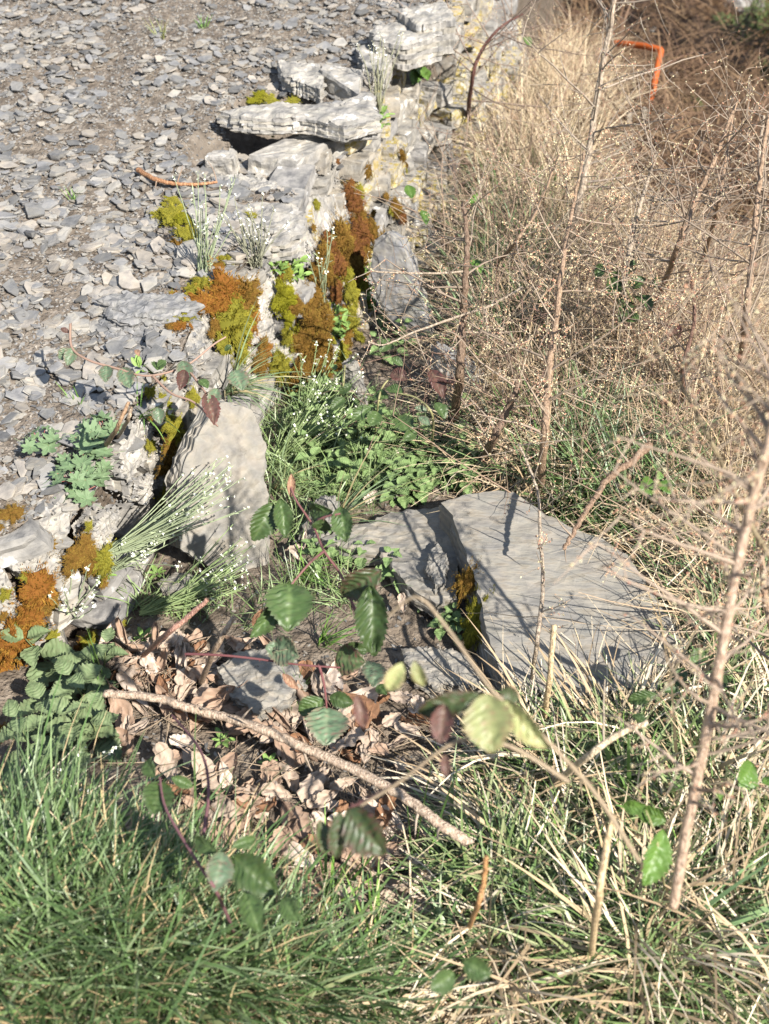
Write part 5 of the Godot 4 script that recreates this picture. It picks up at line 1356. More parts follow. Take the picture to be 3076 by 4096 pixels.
var nettle_leaves := []
func nettle(label: String, group: String, at: Vector3, tall: float, size: float, pairs: int, tone: int) -> void:
	var t := thing("nettle", label, "nettle", at, group)
	var up := Vector3(rf(-0.3, 0.3), 1, rf(-0.3, 0.3)).normalized()
	var b := MB.new()
	b.tube([Vector3.ZERO, up * tall * 0.5, up * tall], [0.0018, 0.0016, 0.0011], 4, Color(0.12, 0.14, 0.06), Color(0.14, 0.18, 0.08))
	obj("stem", b.mesh(true), M.soft_leaf, t)
	var g := rf(0, TAU)
	for k in pairs:
		var f := (k + 1.0) / pairs
		var p := up * tall * f
		for s in 2:
			var a := g + s * PI + rf(-0.25, 0.25)
			var l := size * lerpf(1.1, 0.55, f) * rf(0.85, 1.15)
			var d := Vector3(cos(a), lerpf(-0.15, 0.45, f) + rf(-0.1, 0.1), sin(a)).normalized()
			obj("leaf", pick(nettle_leaves[tone]), M.soft_leaf, t).transform = along_axes(p + d * 0.004, p + d * (l + 0.004), Vector3(rf(-0.2, 0.2), 1, rf(-0.2, 0.3)))
		g += PI / 2 + rf(-0.2, 0.2)

func rosette(called: String, label: String, at: Vector3, shapes: Array, n: int, size: float, reach: float, stalk: Color, mat_: Material, category := "plant", up := Vector3.UP) -> void:
	var t := thing(called, label, category, at, category + " rosettes")
	t.basis = turned(up, rf(0, TAU))
	for k in n:
		var a := TAU * k / n + rf(-0.4, 0.4)
		var r := reach * sqrt(rf(0.1, 1.0))
		var d := Vector3(cos(a), 0, sin(a))
		var p := d * r + Vector3.UP * (0.012 + rf(0, 0.025) * (1.0 - r / reach) + 0.01)
		var b := MB.new()
		b.tube([Vector3.ZERO, p * 0.5 + Vector3.UP * 0.008, p], [0.0009, 0.0009, 0.0008], 4, stalk, stalk)
		obj("stalk", b.mesh(true), M.twig, t)
		var o := obj("leaf", pick(shapes), mat_, t)
		o.transform = Transform3D(turned((Vector3.UP + d * 0.35 + Vector3(rf(-0.3, 0.3), 0, rf(-0.3, 0.3))).normalized(), -a).scaled(Vector3.ONE * size * rf(0.7, 1.2)), p)

func tuft(label: String, at: Vector3, n: int, tall: float, wide: float, lean: Vector3, spread: float, bend: float, cols: Array) -> void:
	var o := thing("grass_tuft", label, "grass tuft", at, "grass tufts")
	for k in n:
		var b := MB.new()
		var p := Vector3(rf(-1, 1), 0, rf(-1, 1)) * 0.012
		var d := (lean.normalized() + Vector3(rf(-1, 1), rf(-0.5, 0.7), rf(-1, 1)) * spread).normalized()
		var l := tall * rf(0.5, 1.15)
		var w := wide * rf(0.6, 1.2)
		var side := d.cross(Vector3(rf(-0.4, 0.4), 1, rf(-0.4, 0.4))).normalized()
		var pts := []
		var ws := []
		for s in 7:
			pts.append(p)
			ws.append(w * (1.0 - pow(s / 6.0, 2.0)) + 0.0002)
			d = (d + Vector3(0, -bend * 0.16, 0)).normalized()
			p += d * l / 6.0
		var c: Color = pick(cols)
		b.ribbon(pts, ws, side, c, c)
		obj("blade", b.mesh(true), M.blade, o)

func make_herbs() -> void:
	var sage := Color(0.25, 0.29, 0.175)
	var fresh := Color(0.24, 0.31, 0.14)
	cress("thick sheaf of white cress arching over the tall leaning slab", Vector3(-0.562, 0.125, -1.78) + Vector3(0, 0.02, 0), 55, Vector3(1.0, 0.36, -0.12), 0.29, 0.24, sage, 2)
	cress("grey-green cress stems spreading from below the path edge", Vector3(-0.553, 0.086, -1.788) + Vector3(0, 0.01, 0), 16, Vector3(0.7, 0.5, 0.1), 0.17, 0.35, sage, 5)
	cress("low bushy cress lying over the slate crumbs beside the dead leaves", Vector3(-0.491, 0, -1.771), 55, Vector3(1.0, 0.30, -0.05), 0.24, 0.26, fresh, 2)
	cress("cress with white flower heads hanging in front of the orange moss", Vector3(-0.622, 0.063, -1.692), 9, Vector3(0.3, 0.8, 0.3), 0.15, 0.5, sage, 6)
	cress("tall cress blooming on top of the wall beside the broad flat slate", Vector3(-0.423, 0.355, -2.516), 22, Vector3(0.22, 1.0, -0.1), 0.22, 0.30, sage, 3)
	cress("cress blooming in a pale haze above the green moss", Vector3(-0.308, 0.333, -2.612), 26, Vector3(0.0, 1.0, 0.1), 0.17, 0.5, Color(0.24, 0.24, 0.17), 3)
	cress("dense cress growing out between the tall slab and the nettles", Vector3(-0.27, 0, -2.267), 60, Vector3(0.8, 0.5, -0.15), 0.24, 0.45, fresh, 2)
	cress("cress growing above the nettles at the wall foot", Vector3(-0.208, 0, -2.455), 26, Vector3(0.5, 0.8, 0.1), 0.2, 0.5, fresh, 4)
	cress("thin cress stems rising in front of the mossy wall", Vector3(-0.17, 0.146, -2.77), 7, Vector3(0.1, 1.0, 0.25), 0.2, 0.3, sage, 5)
	cress("thin tall cress on the far end of the wall", Vector3(-0.021, 0.36, -3.509), 12, Vector3(0.05, 1.0, 0.1), 0.22, 0.12, Color(0.27, 0.27, 0.18), 4)
	cress("sprawling cress with seed pods over the nettles", Vector3(-0.584, 0.109, -1.202) + Vector3(0, 0.03, 0), 8, Vector3(0.9, 0.5, 0.2), 0.2, 0.3, sage, 4)
	# nettles
	var tones := [[Color(0.135, 0.205, 0.075), Color(0.21, 0.27, 0.12), Color(0.13, 0.18, 0.07)], [Color(0.125, 0.17, 0.08), Color(0.19, 0.23, 0.12), Color(0.12, 0.14, 0.07)]]
	for c in tones:
		var row := []
		for k in 5:
			row.append(leaf_mesh(rf(0.68, 0.85), 9, c, 27, 3, 0.3, rf(0.1, 0.5), 0.03, 1.2))
		nettle_leaves.append(row)
	for q in [[Vector3(-0.164, 0, -2.495), 0.047], [Vector3(-0.116, 0, -2.455), 0.044], [Vector3(-0.148, 0, -2.397), 0.045], [Vector3(-0.211, 0, -2.516), 0.042], [Vector3(-0.079, 0, -2.359), 0.045], [Vector3(-0.034, 0, -2.34), 0.04], [Vector3(-0.066, 0, -2.267), 0.046], [Vector3(-0.001, 0, -2.249), 0.044], [Vector3(0.021, 0, -2.179), 0.043], [Vector3(0.053, 0, -2.162), 0.045], [Vector3(0.087, 0, -2.249), 0.039], [Vector3(0.042, 0, -2.112), 0.036], [Vector3(0.109, 0, -2.267), 0.042], [Vector3(0.141, 0, -2.231), 0.039], [Vector3(0.161, 0, -2.188), 0.043], [Vector3(0.181, 0, -2.162), 0.038], [Vector3(0.205, 0, -2.205), 0.037], [Vector3(-0.099, 0, -2.267), 0.037], [Vector3(-0.124, 0, -2.34), 0.038], [Vector3(0.011, 0, -2.303), 0.038], [Vector3(0.174, 0, -2.249), 0.035], [Vector3(-0.157, 0, -2.34), 0.038], [Vector3(0.075, 0, -2.188), 0.039], [Vector3(-0.057, 0, -2.397), 0.039], [Vector3(-0.022, 0, -2.179), 0.036]]:
		nettle("fresh green nettle among the nettles between the wall and the slabs", "nettles between the wall and the slabs", q[0], rf(0.04, 0.09), q[1] * 1.35, 4, 0)
	for q in [[Vector3(-0.208, 0, -2.412), 0.048], [Vector3(0.162, 0, -2.353), 0.05], [Vector3(0.125, 0, -2.27), 0.049], [Vector3(-0.196, 0, -2.446), 0.037], [Vector3(-0.168, 0, -2.276), 0.043], [Vector3(-0.071, 0, -2.304), 0.037], [Vector3(-0.086, 0, -2.122), 0.044], [Vector3(0.075, 0, -2.155), 0.035], [Vector3(-0.113, 0, -2.34), 0.034], [Vector3(0.036, 0, -2.358), 0.038], [Vector3(0.192, 0, -2.314), 0.039], [Vector3(0.138, 0, -2.328), 0.045], [Vector3(0.023, 0, -2.124), 0.043], [Vector3(0.192, 0, -2.332), 0.039], [Vector3(-0.11, 0, -2.235), 0.036], [Vector3(0.082, 0, -2.252), 0.043], [Vector3(0.164, 0, -2.29), 0.039], [Vector3(-0.124, 0, -2.139), 0.04], [Vector3(-0.112, 0, -2.176), 0.044], [Vector3(0.187, 0, -2.229), 0.033], [Vector3(-0.047, 0, -2.478), 0.036], [Vector3(-0.009, 0, -2.41), 0.045], [Vector3(0.01, 0, -2.291), 0.037], [Vector3(0.064, 0, -2.318), 0.047], [Vector3(0.182, 0, -2.375), 0.04], [Vector3(-0.153, 0, -2.187), 0.045], [Vector3(0.123, 0, -2.193), 0.046], [Vector3(-0.014, 0, -2.322), 0.05], [Vector3(0.079, 0, -2.234), 0.043], [Vector3(0.086, 0, -2.35), 0.05], [Vector3(-0.183, 0, -2.324), 0.039], [Vector3(-0.013, 0, -2.246), 0.036], [Vector3(-0.146, 0, -2.48), 0.038], [Vector3(0.193, 0, -2.238), 0.042]]:
		nettle("fresh green nettle among the nettles between the wall and the slabs", "nettles between the wall and the slabs", q[0], rf(0.04, 0.11), q[1] * 1.3, 4, 0)
	for q in [[Vector3(-0.131, 0, -1.954), 0.036], [Vector3(-0.09, 0, -1.917), 0.036], [Vector3(-0.05, 0, -1.902), 0.036], [Vector3(0, 0, -1.88), 0.035], [Vector3(-0.149, 0, -1.895), 0.03], [Vector3(0.029, 0, -1.838), 0.031]]:
		nettle("young nettle growing over the edge of the pale slab", "nettles on the pale slab", q[0] + Vector3(0, 0.02, 0), rf(0.03, 0.06), q[1] * 1.05, 4, 0)
	for q in [[Vector3(0.095, 0, -1.782), 0.032], [Vector3(0.132, 0, -1.742), 0.032], [Vector3(0.144, 0, -1.696), 0.028], [Vector3(0.112, 0, -1.716), 0.03], [Vector3(0.077, 0, -1.81), 0.027]]:
		nettle("nettle in the gap beside the mossy edge of the largest slab", "nettles beside the largest slab", q[0], rf(0.02, 0.05), q[1] * 1.05, 4, 0)
	for q in [[Vector3(-0.653, 0, -1.615), 0.06], [Vector3(-0.592, 0.004, -1.54), 0.064], [Vector3(-0.608, 0.018, -1.459), 0.057], [Vector3(-0.546, 0.012, -1.487), 0.055], [Vector3(-0.541, 0.037, -1.39), 0.055], [Vector3(-0.595, 0.063, -1.318), 0.048], [Vector3(-0.544, 0.001, -1.565), 0.046], [Vector3(-0.544, 0.077, -1.277), 0.047], [Vector3(-0.505, 0.04, -1.377), 0.046], [Vector3(-0.586, 0.106, -1.208), 0.046], [Vector3(-0.494, 0.103, -1.201), 0.043], [Vector3(-0.535, 0.134, -1.135), 0.041]]:
		nettle("big grey-green nettle below the orange moss", "nettles below the orange moss", q[0], rf(0.06, 0.12), q[1] * 1.3, 4, 1)
	for q in [[Vector3(0.038, -0.008, -2.86), 0.051], [Vector3(-0.001, -0.016, -2.922), 0.047], [Vector3(0.061, 0, -2.754), 0.042], [Vector3(-0.001, 0, -2.686), 0.044], [Vector3(0.024, 0, -2.731), 0.037]]:
		nettle("green nettle in the dark gap beside the leaning slate", "nettles beside the leaning slate", q[0], rf(0.05, 0.1), q[1] * 0.9, 3, 0)
	# cranesbill rosettes at the path edge
	var ger := []
	for k in 4:
		ger.append(lobed_mesh(7, 0.42, [Color(0.11, 0.17, 0.085), Color(0.2, 0.26, 0.15), Color(0.13, 0.17, 0.09)], 0.35, 0.25, 1.0, 0.16))
	var pink := Color(0.33, 0.12, 0.1)
	for q in [[Vector3(-0.668, 0.317, -1.886), 0.036], [Vector3(-0.567, 0.317, -1.879), 0.04], [Vector3(-0.556, 0.319, -1.921), 0.033], [Vector3(-0.589, 0.3, -1.792), 0.039], [Vector3(-0.578, 0.307, -1.833), 0.038], [Vector3(-0.584, 0.268, -1.788), 0.036], [Vector3(-0.562, 0.267, -1.861), 0.027]]:
		rosette("cranesbill", "cranesbill rosette with deeply cut leaves at the path edge", q[0] + Vector3(0, 0.01, 0), ger, 7, 0.046, 0.042, pink, M.soft_leaf, "cranesbill")
	# soft light green herbs on the wall
	var spoon := []
	for k in 3:
		spoon.append(leaf_mesh(0.42, 0, [Color(0.17, 0.27, 0.07), Color(0.22, 0.32, 0.11), Color(0.18, 0.27, 0.08)], 7, 2, 0.3, rf(0.0, 0.4), 0.0, 0.8))
	for q in [[Vector3(-0.255, 0.297, -2.713), 0.023], [Vector3(-0.239, 0.26, -2.711), 0.023], [Vector3(-0.251, 0.314, -2.754), 0.023], [Vector3(-0.264, 0.292, -2.675), 0.023], [Vector3(-0.23, 0.265, -2.75), 0.021], [Vector3(-0.224, 0.237, -2.729), 0.021], [Vector3(-0.142, 0.087, -2.775), 0.025], [Vector3(-0.13, 0.056, -2.768), 0.025], [Vector3(-0.153, 0.09, -2.748), 0.024], [Vector3(-0.118, 0.058, -2.8), 0.022], [Vector3(-0.136, 0.044, -2.741), 0.022], [Vector3(-0.136, 0.09, -2.793), 0.022], [Vector3(-0.06, 0.034, -3.04), 0.018], [Vector3(-0.053, 0.008, -2.982), 0.018], [Vector3(-0.061, 0.057, -3.106), 0.019], [Vector3(0.075, 0.324, -3.949), 0.018], [Vector3(-0.014, 0.344, -3.512), 0.019], [Vector3(-0.014, 0.334, -3.468), 0.016], [Vector3(0.115, 0.277, -4.016), 0.019], [Vector3(-0.512, 0.333, -2.156), 0.014], [Vector3(-0.158, 0.018, -2.658), 0.019]]:
		var t := thing("leafy_herb", "light green leafy herb in a crack by %s" % near(q[0].x, q[0].z), "herb", q[0], "leafy herbs close to " + near(q[0].x, q[0].z))
		for k in 15:
			var d := Vector3(rf(-0.6, 0.9), rf(-0.1, 1.0), rf(-0.3, 1.0)).normalized()
			var p := Vector3(rf(-1, 1), rf(-0.5, 1), rf(-1, 1)) * 0.012 + d * 0.006
			obj("leaf", pick(spoon), M.soft_leaf, t).transform = along_axes(p, p + d * rf(0.018, 0.034), Vector3(rf(-0.3, 0.5), 1, rf(0, 0.6)))
	for q in [[Vector3(-0.491, 0, -1.677), 0.015], [Vector3(-0.483, 0, -1.88), 0.016], [Vector3(-0.559, 0.093, -1.774), 0.015], [Vector3(-0.295, 0.019, -1.415), 0.013], [Vector3(-0.207, 0.022, -1.36), 0.012], [Vector3(-0.483, 0, -1.69), 0.011]]:
		var t := thing("leafy_herb", "tiny light green seedling among the dead leaves", "herb", q[0], "seedlings in the leaf litter")
		for k in 6:
			var a := k * TAU / 6
			var d := Vector3(cos(a), rf(0.2, 0.7), sin(a)).normalized()
			obj("leaf", pick(spoon), M.soft_leaf, t).transform = along_axes(d * 0.003, d * rf(0.02, 0.03), Vector3.UP)
	# tufts of grass one can pick out
	var blue := [Color(0.14, 0.20, 0.10), Color(0.17, 0.23, 0.12), Color(0.20, 0.24, 0.12), Color(0.4, 0.33, 0.18)]
	var lush := [Color(0.12, 0.22, 0.04), Color(0.16, 0.27, 0.06), Color(0.10, 0.19, 0.05)]
	tuft("blue-green grass tuft on top of the tall leaning slab", Vector3(-0.374, 0.171, -2.307) + Vector3(0.02, 0.02, 0.03), 60, 0.20, 0.0022, Vector3(0.55, 0.75, 0.25), 0.5, 1.1, blue)
	tuft("blue-green grass tuft beside the pale slab", Vector3(-0.113, 0, -2.015) + Vector3(0, 0.02, 0), 34, 0.22, 0.0022, Vector3(0.35, 0.75, 0.0), 0.45, 0.9, blue)
	tuft("grass tuft growing between the tall slab and the cress", Vector3(-0.257, 0, -2.162), 30, 0.16, 0.002, Vector3(0.5, 0.7, 0.2), 0.6, 0.8, blue)
	tuft("short grass tuft in front of the young bramble shoot", Vector3(-0.178, 0, -1.88), 36, 0.13, 0.0018, Vector3(0.2, 0.6, 0.2), 0.8, 0.8, lush)
	tuft("small grass tuft on the slate crumbs by the hanging leaves", Vector3(-0.121, 0, -1.677), 26, 0.11, 0.0017, Vector3(0.3, 0.7, 0.1), 0.6, 0.6, lush)
	tuft("fine grass tuft beside the small slab with leaf shadows", Vector3(-0.168, 0.002, -1.53), 30, 0.09, 0.0014, Vector3(0, 1, 0.1), 0.7, 0.7, [Color(0.07, 0.15, 0.03), Color(0.1, 0.18, 0.04)])
	tuft("small green tuft on the path edge under the runner", Vector3(-0.501, 0.29, -2.048), 18, 0.10, 0.0018, Vector3(0.5, 0.6, 0.2), 0.7, 0.9, lush)
	tuft("small green tuft in the gravel near the layered slate", Vector3(-0.634, 0.327, -2.046), 10, 0.05, 0.0015, Vector3(0, 1, 0.1), 0.8, 0.6, lush)
	tuft("small green tuft on the path beyond the hollow", Vector3(-0.793, 0.376, -2.872), 14, 0.05, 0.0013, Vector3(0, 1, 0), 0.8, 0.4, lush)
	tuft("tiny green tuft at the top of the path", Vector3(-0.584, 0.443, -3.991), 14, 0.05, 0.0016, Vector3(0, 1, 0), 0.8, 0.4, lush)
	tuft("tiny tuft of dry and green grass by the brown soil", Vector3(-0.706, 0.438, -3.898), 16, 0.09, 0.0014, Vector3(-0.1, 1, 0), 0.7, 0.4, [Color(0.35, 0.28, 0.16), Color(0.2, 0.22, 0.08)])
	tuft("broad-bladed grass shoot in front of the dark leaf litter", Vector3(-0.011, 0.023, -0.977), 15, 0.20, 0.0040, Vector3(0.05, 1, -0.1), 0.35, 0.5, lush)
	tuft("broad-bladed grass shoot beside the bramble leaves in the grass", Vector3(-0.085, 0.038, -1.064), 13, 0.17, 0.0036, Vector3(0.25, 1, -0.1), 0.4, 0.6, lush)
	tuft("broad-bladed grass shoot at the edge of the straw", Vector3(0.128, 0, -1.174), 8, 0.15, 0.0030, Vector3(-0.2, 1, 0.0), 0.35, 0.5, lush)
	tuft("tall broad grass shoot standing in the straw by the glossy stem", Vector3(0.428, 0, -1.258), 22, 0.26, 0.0055, Vector3(0.0, 1, 0.1), 0.4, 0.5, [Color(0.14, 0.24, 0.07), Color(0.18, 0.28, 0.09)])
	tuft("long pale green blades leaning over the straw", Vector3(0.357, 0, -0.96), 12, 0.40, 0.0070, Vector3(0.75, 0.7, -0.1), 0.25, 0.5, [Color(0.18, 0.28, 0.12), Color(0.22, 0.32, 0.14)])
	tuft("dark green grass clump in the middle of the straw", Vector3(0.305, 0, -1.062), 34, 0.18, 0.0042, Vector3(0.1, 1, 0.1), 0.55, 0.7, lush)
	tuft("green grass clump under the orange-brown broken stalk", Vector3(0.209, 0, -0.99), 34, 0.16, 0.0038, Vector3(0.0, 1, 0.2), 0.7, 0.7, lush)
	tuft("green grass clump beside the thick pale stalk", Vector3(0.407, 0, -1.306), 26, 0.2, 0.004, Vector3(-0.1, 1, 0.1), 0.4, 0.5, lush)
	tuft("green grass clump at the foot of the glossy stem", Vector3(0.495, 0, -1.046), 30, 0.18, 0.004, Vector3(0.2, 1, 0.1), 0.6, 0.6, lush)
	tuft("green grass clump by the thick end of the fallen branch", Vector3(0.204, 0, -1.306), 40, 0.13, 0.0022, Vector3(0.2, 0.8, 0.2), 0.8, 0.7, lush)
	tuft("thin single blades rising through the leaf litter", Vector3(0.057, 0.005, -1.153), 5, 0.3, 0.0019, Vector3(0.05, 1, -0.15), 0.2, 0.2, lush)
	tuft("single bright blade standing among the nettles", Vector3(-0.532, 0.003, -1.54), 3, 0.28, 0.003, Vector3(0.0, 1, 0.0), 0.12, 0.1, lush)
	tuft("small green tuft where straw meets the leaf litter", Vector3(0.139, 0, -1.316), 30, 0.10, 0.0018, Vector3(0.3, 0.7, 0.2), 0.8, 0.7, lush)

# ---------------------------------------------------------------- dead leaves
func make_litter() -> void:
	var tones := [
		[Color(0.40, 0.32, 0.25), Color(0.31, 0.235, 0.175), Color(0.32, 0.245, 0.185)],
		[Color(0.33, 0.235, 0.17), Color(0.24, 0.16, 0.11), Color(0.26, 0.17, 0.115)],
		[Color(0.54, 0.45, 0.37), Color(0.42, 0.33, 0.26), Color(0.47, 0.38, 0.3)],
		[Color(0.24, 0.13, 0.07), Color(0.18, 0.09, 0.05), Color(0.19, 0.10, 0.06)],
	]
	var words := ["tan", "brown", "pale", "rust-brown"]
	var oak := []
	var oval := []
	for t in tones:
		var a := []
		var o := []
		for k in 6:
			a.append(dead_leaf_mesh(rf(0.5, 0.75), pick([3.0, 4.0, 5.0]), t, rf(-0.8, 1.2), rf(0.1, 1.5), rf(0.5, 1.3)))
		for k in 4:
			o.append(dead_leaf_mesh(rf(0.5, 0.65), 0.0, t, rf(-0.8, 1.3), rf(0.5, 2.6), rf(0.5, 1.2)))
		oak.append(a)
		oval.append(o)
	var zones := [[-0.363, -1.541, 0.194, 0.139], [-0.224, -1.371, 0.274, 0.153], [-0.179, -1.208, 0.248, 0.124], [-0.039, -1.142, 0.175, 0.091], [-0.095, -1.471, 0.173, 0.105], [-0.452, -1.602, 0.117, 0.075], [-0.302, -1.11, 0.147, 0.1]]
	var placed := 0
	var lab := {0: "%s lobed dead leaf in the litter by %s", 1: "%s oval dead leaf in the litter by %s"}
	while placed < 262:
		var q: Array = pick(zones)
		var g := rf(0, TAU)
		var r := sqrt(rng.randf())
		var x: float = q[0] + cos(g) * r * q[2]
		var z: float = q[1] + sin(g) * r * q[3]
		if on_path(x, z) or z < -1.95:
			continue
		var t: int = pick([0, 0, 0, 1, 1, 1, 2, 3])
		var kind := 0 if rng.randf() < 0.65 else 1
		var o := obj("fallen_leaf", pick(oak[t] if kind == 0 else oval[t]), M.dead_leaf)
		var s := rf(0.045, 0.095)
		var n := Vector3(rf(-0.6, 0.6), rf(0.7, 1.2), rf(-0.4, 0.7)).normalized()
		o.transform = Transform3D(turned(n, rf(0, TAU)).scaled_local(Vector3.ONE * s), Vector3(x, land(x, z) + rf(0.008, 0.036), z))
		tag(o, lab[kind] % [words[t], near(x, z)], "dead leaf", "%s %s dead leaves by %s" % [words[t], "lobed" if kind == 0 else "oval", near(x, z)])
		placed += 1
	# single ones one can point to
	var own := [[Vector3(-0.144, 0.046, -1.134), 0.083, 2, 0], [Vector3(-0.273, 0.043, -1.294), 0.056, 2, 0], [Vector3(-0.546, 0, -1.677), 0.088, 2, 1], [Vector3(-0.45, 0, -1.652), 0.083, 1, 1], [Vector3(0.495, 0, -1.566), 0.089, 2, 0], [Vector3(0.391, 0, -2.231), 0.087, 2, 0], [Vector3(0.581, 0, -2.063), 0.062, 2, 0], [Vector3(0.553, 0, -1.924), 0.07, 2, 0], [Vector3(0.283, -0.065, -3.302), 0.065, 2, 0], [Vector3(0.11, 0, -2.303), 0.067, 2, 0], [Vector3(0.082, 0, -2.267), 0.055, 3, 0], [Vector3(0.043, 0, -2.267), 0.051, 2, 0], [Vector3(-0.172, 0, -1.954), 0.05, 2, 1], [Vector3(-0.19, 0, -1.924), 0.046, 0, 1], [Vector3(0.562, 0, -2.359), 0.056, 2, 0], [Vector3(0.207, 0, -2.445), 0.063, 0, 0], [Vector3(0.265, 0, -2.642), 0.06, 0, 0], [Vector3(0.152, 0, -2.686), 0.061, 1, 0], [Vector3(-0.03, 0.006, -1.383), 0.067, 0, 0], [Vector3(0.042, 0.001, -1.429), 0.051, 0, 0], [Vector3(0.117, 0, -1.602), 0.042, 0, 0], [Vector3(0.037, 0, -1.755), 0.044, 0, 0], [Vector3(-0.189, 0, -1.902), 0.04, 2, 1], [Vector3(-0.032, 0, -2.095), 0.048, 2, 0], [Vector3(-0.001, 0, -2.24), 0.044, 2, 0], [Vector3(0.542, 0, -1.555), 0.053, 2, 0], [Vector3(0.727, -0.123, -3.691), 0.062, 0, 0], [Vector3(0.22, 0, -2.708), 0.056, 1, 0], [Vector3(-0.183, 0.035, -1.261), 0.056, 0, 0], [Vector3(-0.073, 0.015, -1.295), 0.049, 0, 0], [Vector3(-0.145, 0, -2.047), 0.041, 0, 0], [Vector3(0.368, 0, -1.377), 0.042, 0, 0], [Vector3(-0.253, 0, -1.716), 0.047, 3, 1], [Vector3(0.504, 0, -0.915), 0.056, 2, 0], [Vector3(0.655, -0.237, -5.304), 0.074, 2, 0]]
	var where := ["resting on the litter in front of the small slab", "curled at the foot of the nettles", "caught in the straw beside the largest slab", "caught among the thorn twigs", "lying between the nettles and the slabs"]
	var names := [0, 0, 1, 1, 2, 2, 2, 2, 3, 4, 4, 4, 4, 4, 2, 3, 3, 3, 0, 0, 4, 4, 4, 4, 4, 2, 3, 3, 0, 0, 4, 2, 0, 2, 3]
	for k in own.size():
		var q: Array = own[k]
		var p: Vector3 = q[0]
		var o := obj("fallen_leaf", pick(oak[int(q[2])] if q[3] < 0.5 else oval[int(q[2])]), M.dead_leaf)
		o.transform = Transform3D(turned(Vector3(rf(-0.3, 0.4), 1, rf(0.0, 0.7)).normalized(), rf(0, TAU)).scaled_local(Vector3.ONE * q[1] * (1.0 if q[3] < 0.5 else 0.9)), p + Vector3(0, 0.035 if k > 3 else 0.03, 0))
		tag(o, "large %s dead leaf %s" % [words[int(q[2])], where[names[k]]], "dead leaf", "large dead leaves " + where[names[k]])
	# twigs and crumbs in the litter
	var bit := MB.new()
	bit.tube([Vector3(-0.5, 0, 0), Vector3(-0.1, 0.04, 0.03), Vector3(0.5, 0, -0.05)], [0.02, 0.018, 0.012], 4, Color(0.26, 0.19, 0.13), Color(0.33, 0.26, 0.18))
	var places := []
	var cols := []
	for k in 700:
		var q: Array = pick(zones)
		var g := rf(0, TAU)
		var r := sqrt(rng.randf())
		var x: float = q[0] + cos(g) * r * q[2]
		var z: float = q[1] + sin(g) * r * q[3]
		if on_path(x, z):
			continue
		var s := rf(0.02, 0.11)
		places.append(Transform3D(turned(Vector3(rf(-0.4, 0.4), 1, rf(-0.4, 0.4)), rf(0, TAU)).scaled_local(Vector3(s, s * 0.7, s * 0.7)), Vector3(x, land(x, z) + rf(0.0, 0.03), z)))
		cols.append(shade(Color(1, 1, 1), rf(0.6, 1.0)))
	scatter("twig_litter", bit.mesh(true), M.twig, places, cols, "small dead twigs strewn through the leaf litter", "twigs")

# ---------------------------------------------------------------- grass
func spread_over(zones: Array, count: int, size0: float, size1: float, tilt: float, clump := -2.0) -> Array:
	var out := []
	var total := 0.0
	for q in zones:
		total += q[2] * q[3]
	for q in zones:
		var n := int(count * q[2] * q[3] / total)
		for k in n:
			var g := rf(0, TAU)
			var r := sqrt(rng.randf())
			var x: float = q[0] + cos(g) * r * q[2]
			var z: float = q[1] + sin(g) * r * q[3]
			if z < -1.4 and x < along(EDGE, z) + along(BATTER, z) + 0.02:
				continue
			if nz.get_noise_2d(x * 190 + 31, z * 190) < clump:
				continue
			if in_slabs(x, z):
				continue
			var s := rf(size0, size1)
			out.append(Transform3D(turned(Vector3(rf(-tilt, tilt), 1, rf(-tilt, tilt)), rf(0, TAU)).scaled(Vector3.ONE * s), Vector3(x, land(x, z) - 0.004, z)))
	return out

var clear_of := [[-0.371, -2.128, 0.095, 0.175], [-0.234, -1.59, 0.072, 0.074], [0.03, -1.954, 0.111, 0.106]]
var clear_round := PackedVector2Array([Vector2(0.122, -2.145), Vector2(0.247, -2.188), Vector2(0.311, -2.182), Vector2(0.398, -2.095), Vector2(0.51, -2.008), Vector2(0.588, -1.924), Vector2(0.658, -1.729), Vector2(0.641, -1.602), Vector2(0.523, -1.452), Vector2(0.356, -1.42), Vector2(0.196, -1.431), Vector2(0.116, -1.566), Vector2(0.12, -1.939)])
func in_slabs(x: float, z: float) -> bool:
	if Geometry2D.is_point_in_polygon(Vector2(x, z), clear_round):
		return true
	for q in clear_of:
		var dx: float = (x - q[0]) / q[2]
		var dz: float = (z - q[1]) / q[3]
		if dx * dx + dz * dz < 1.0:
			return true
	return false

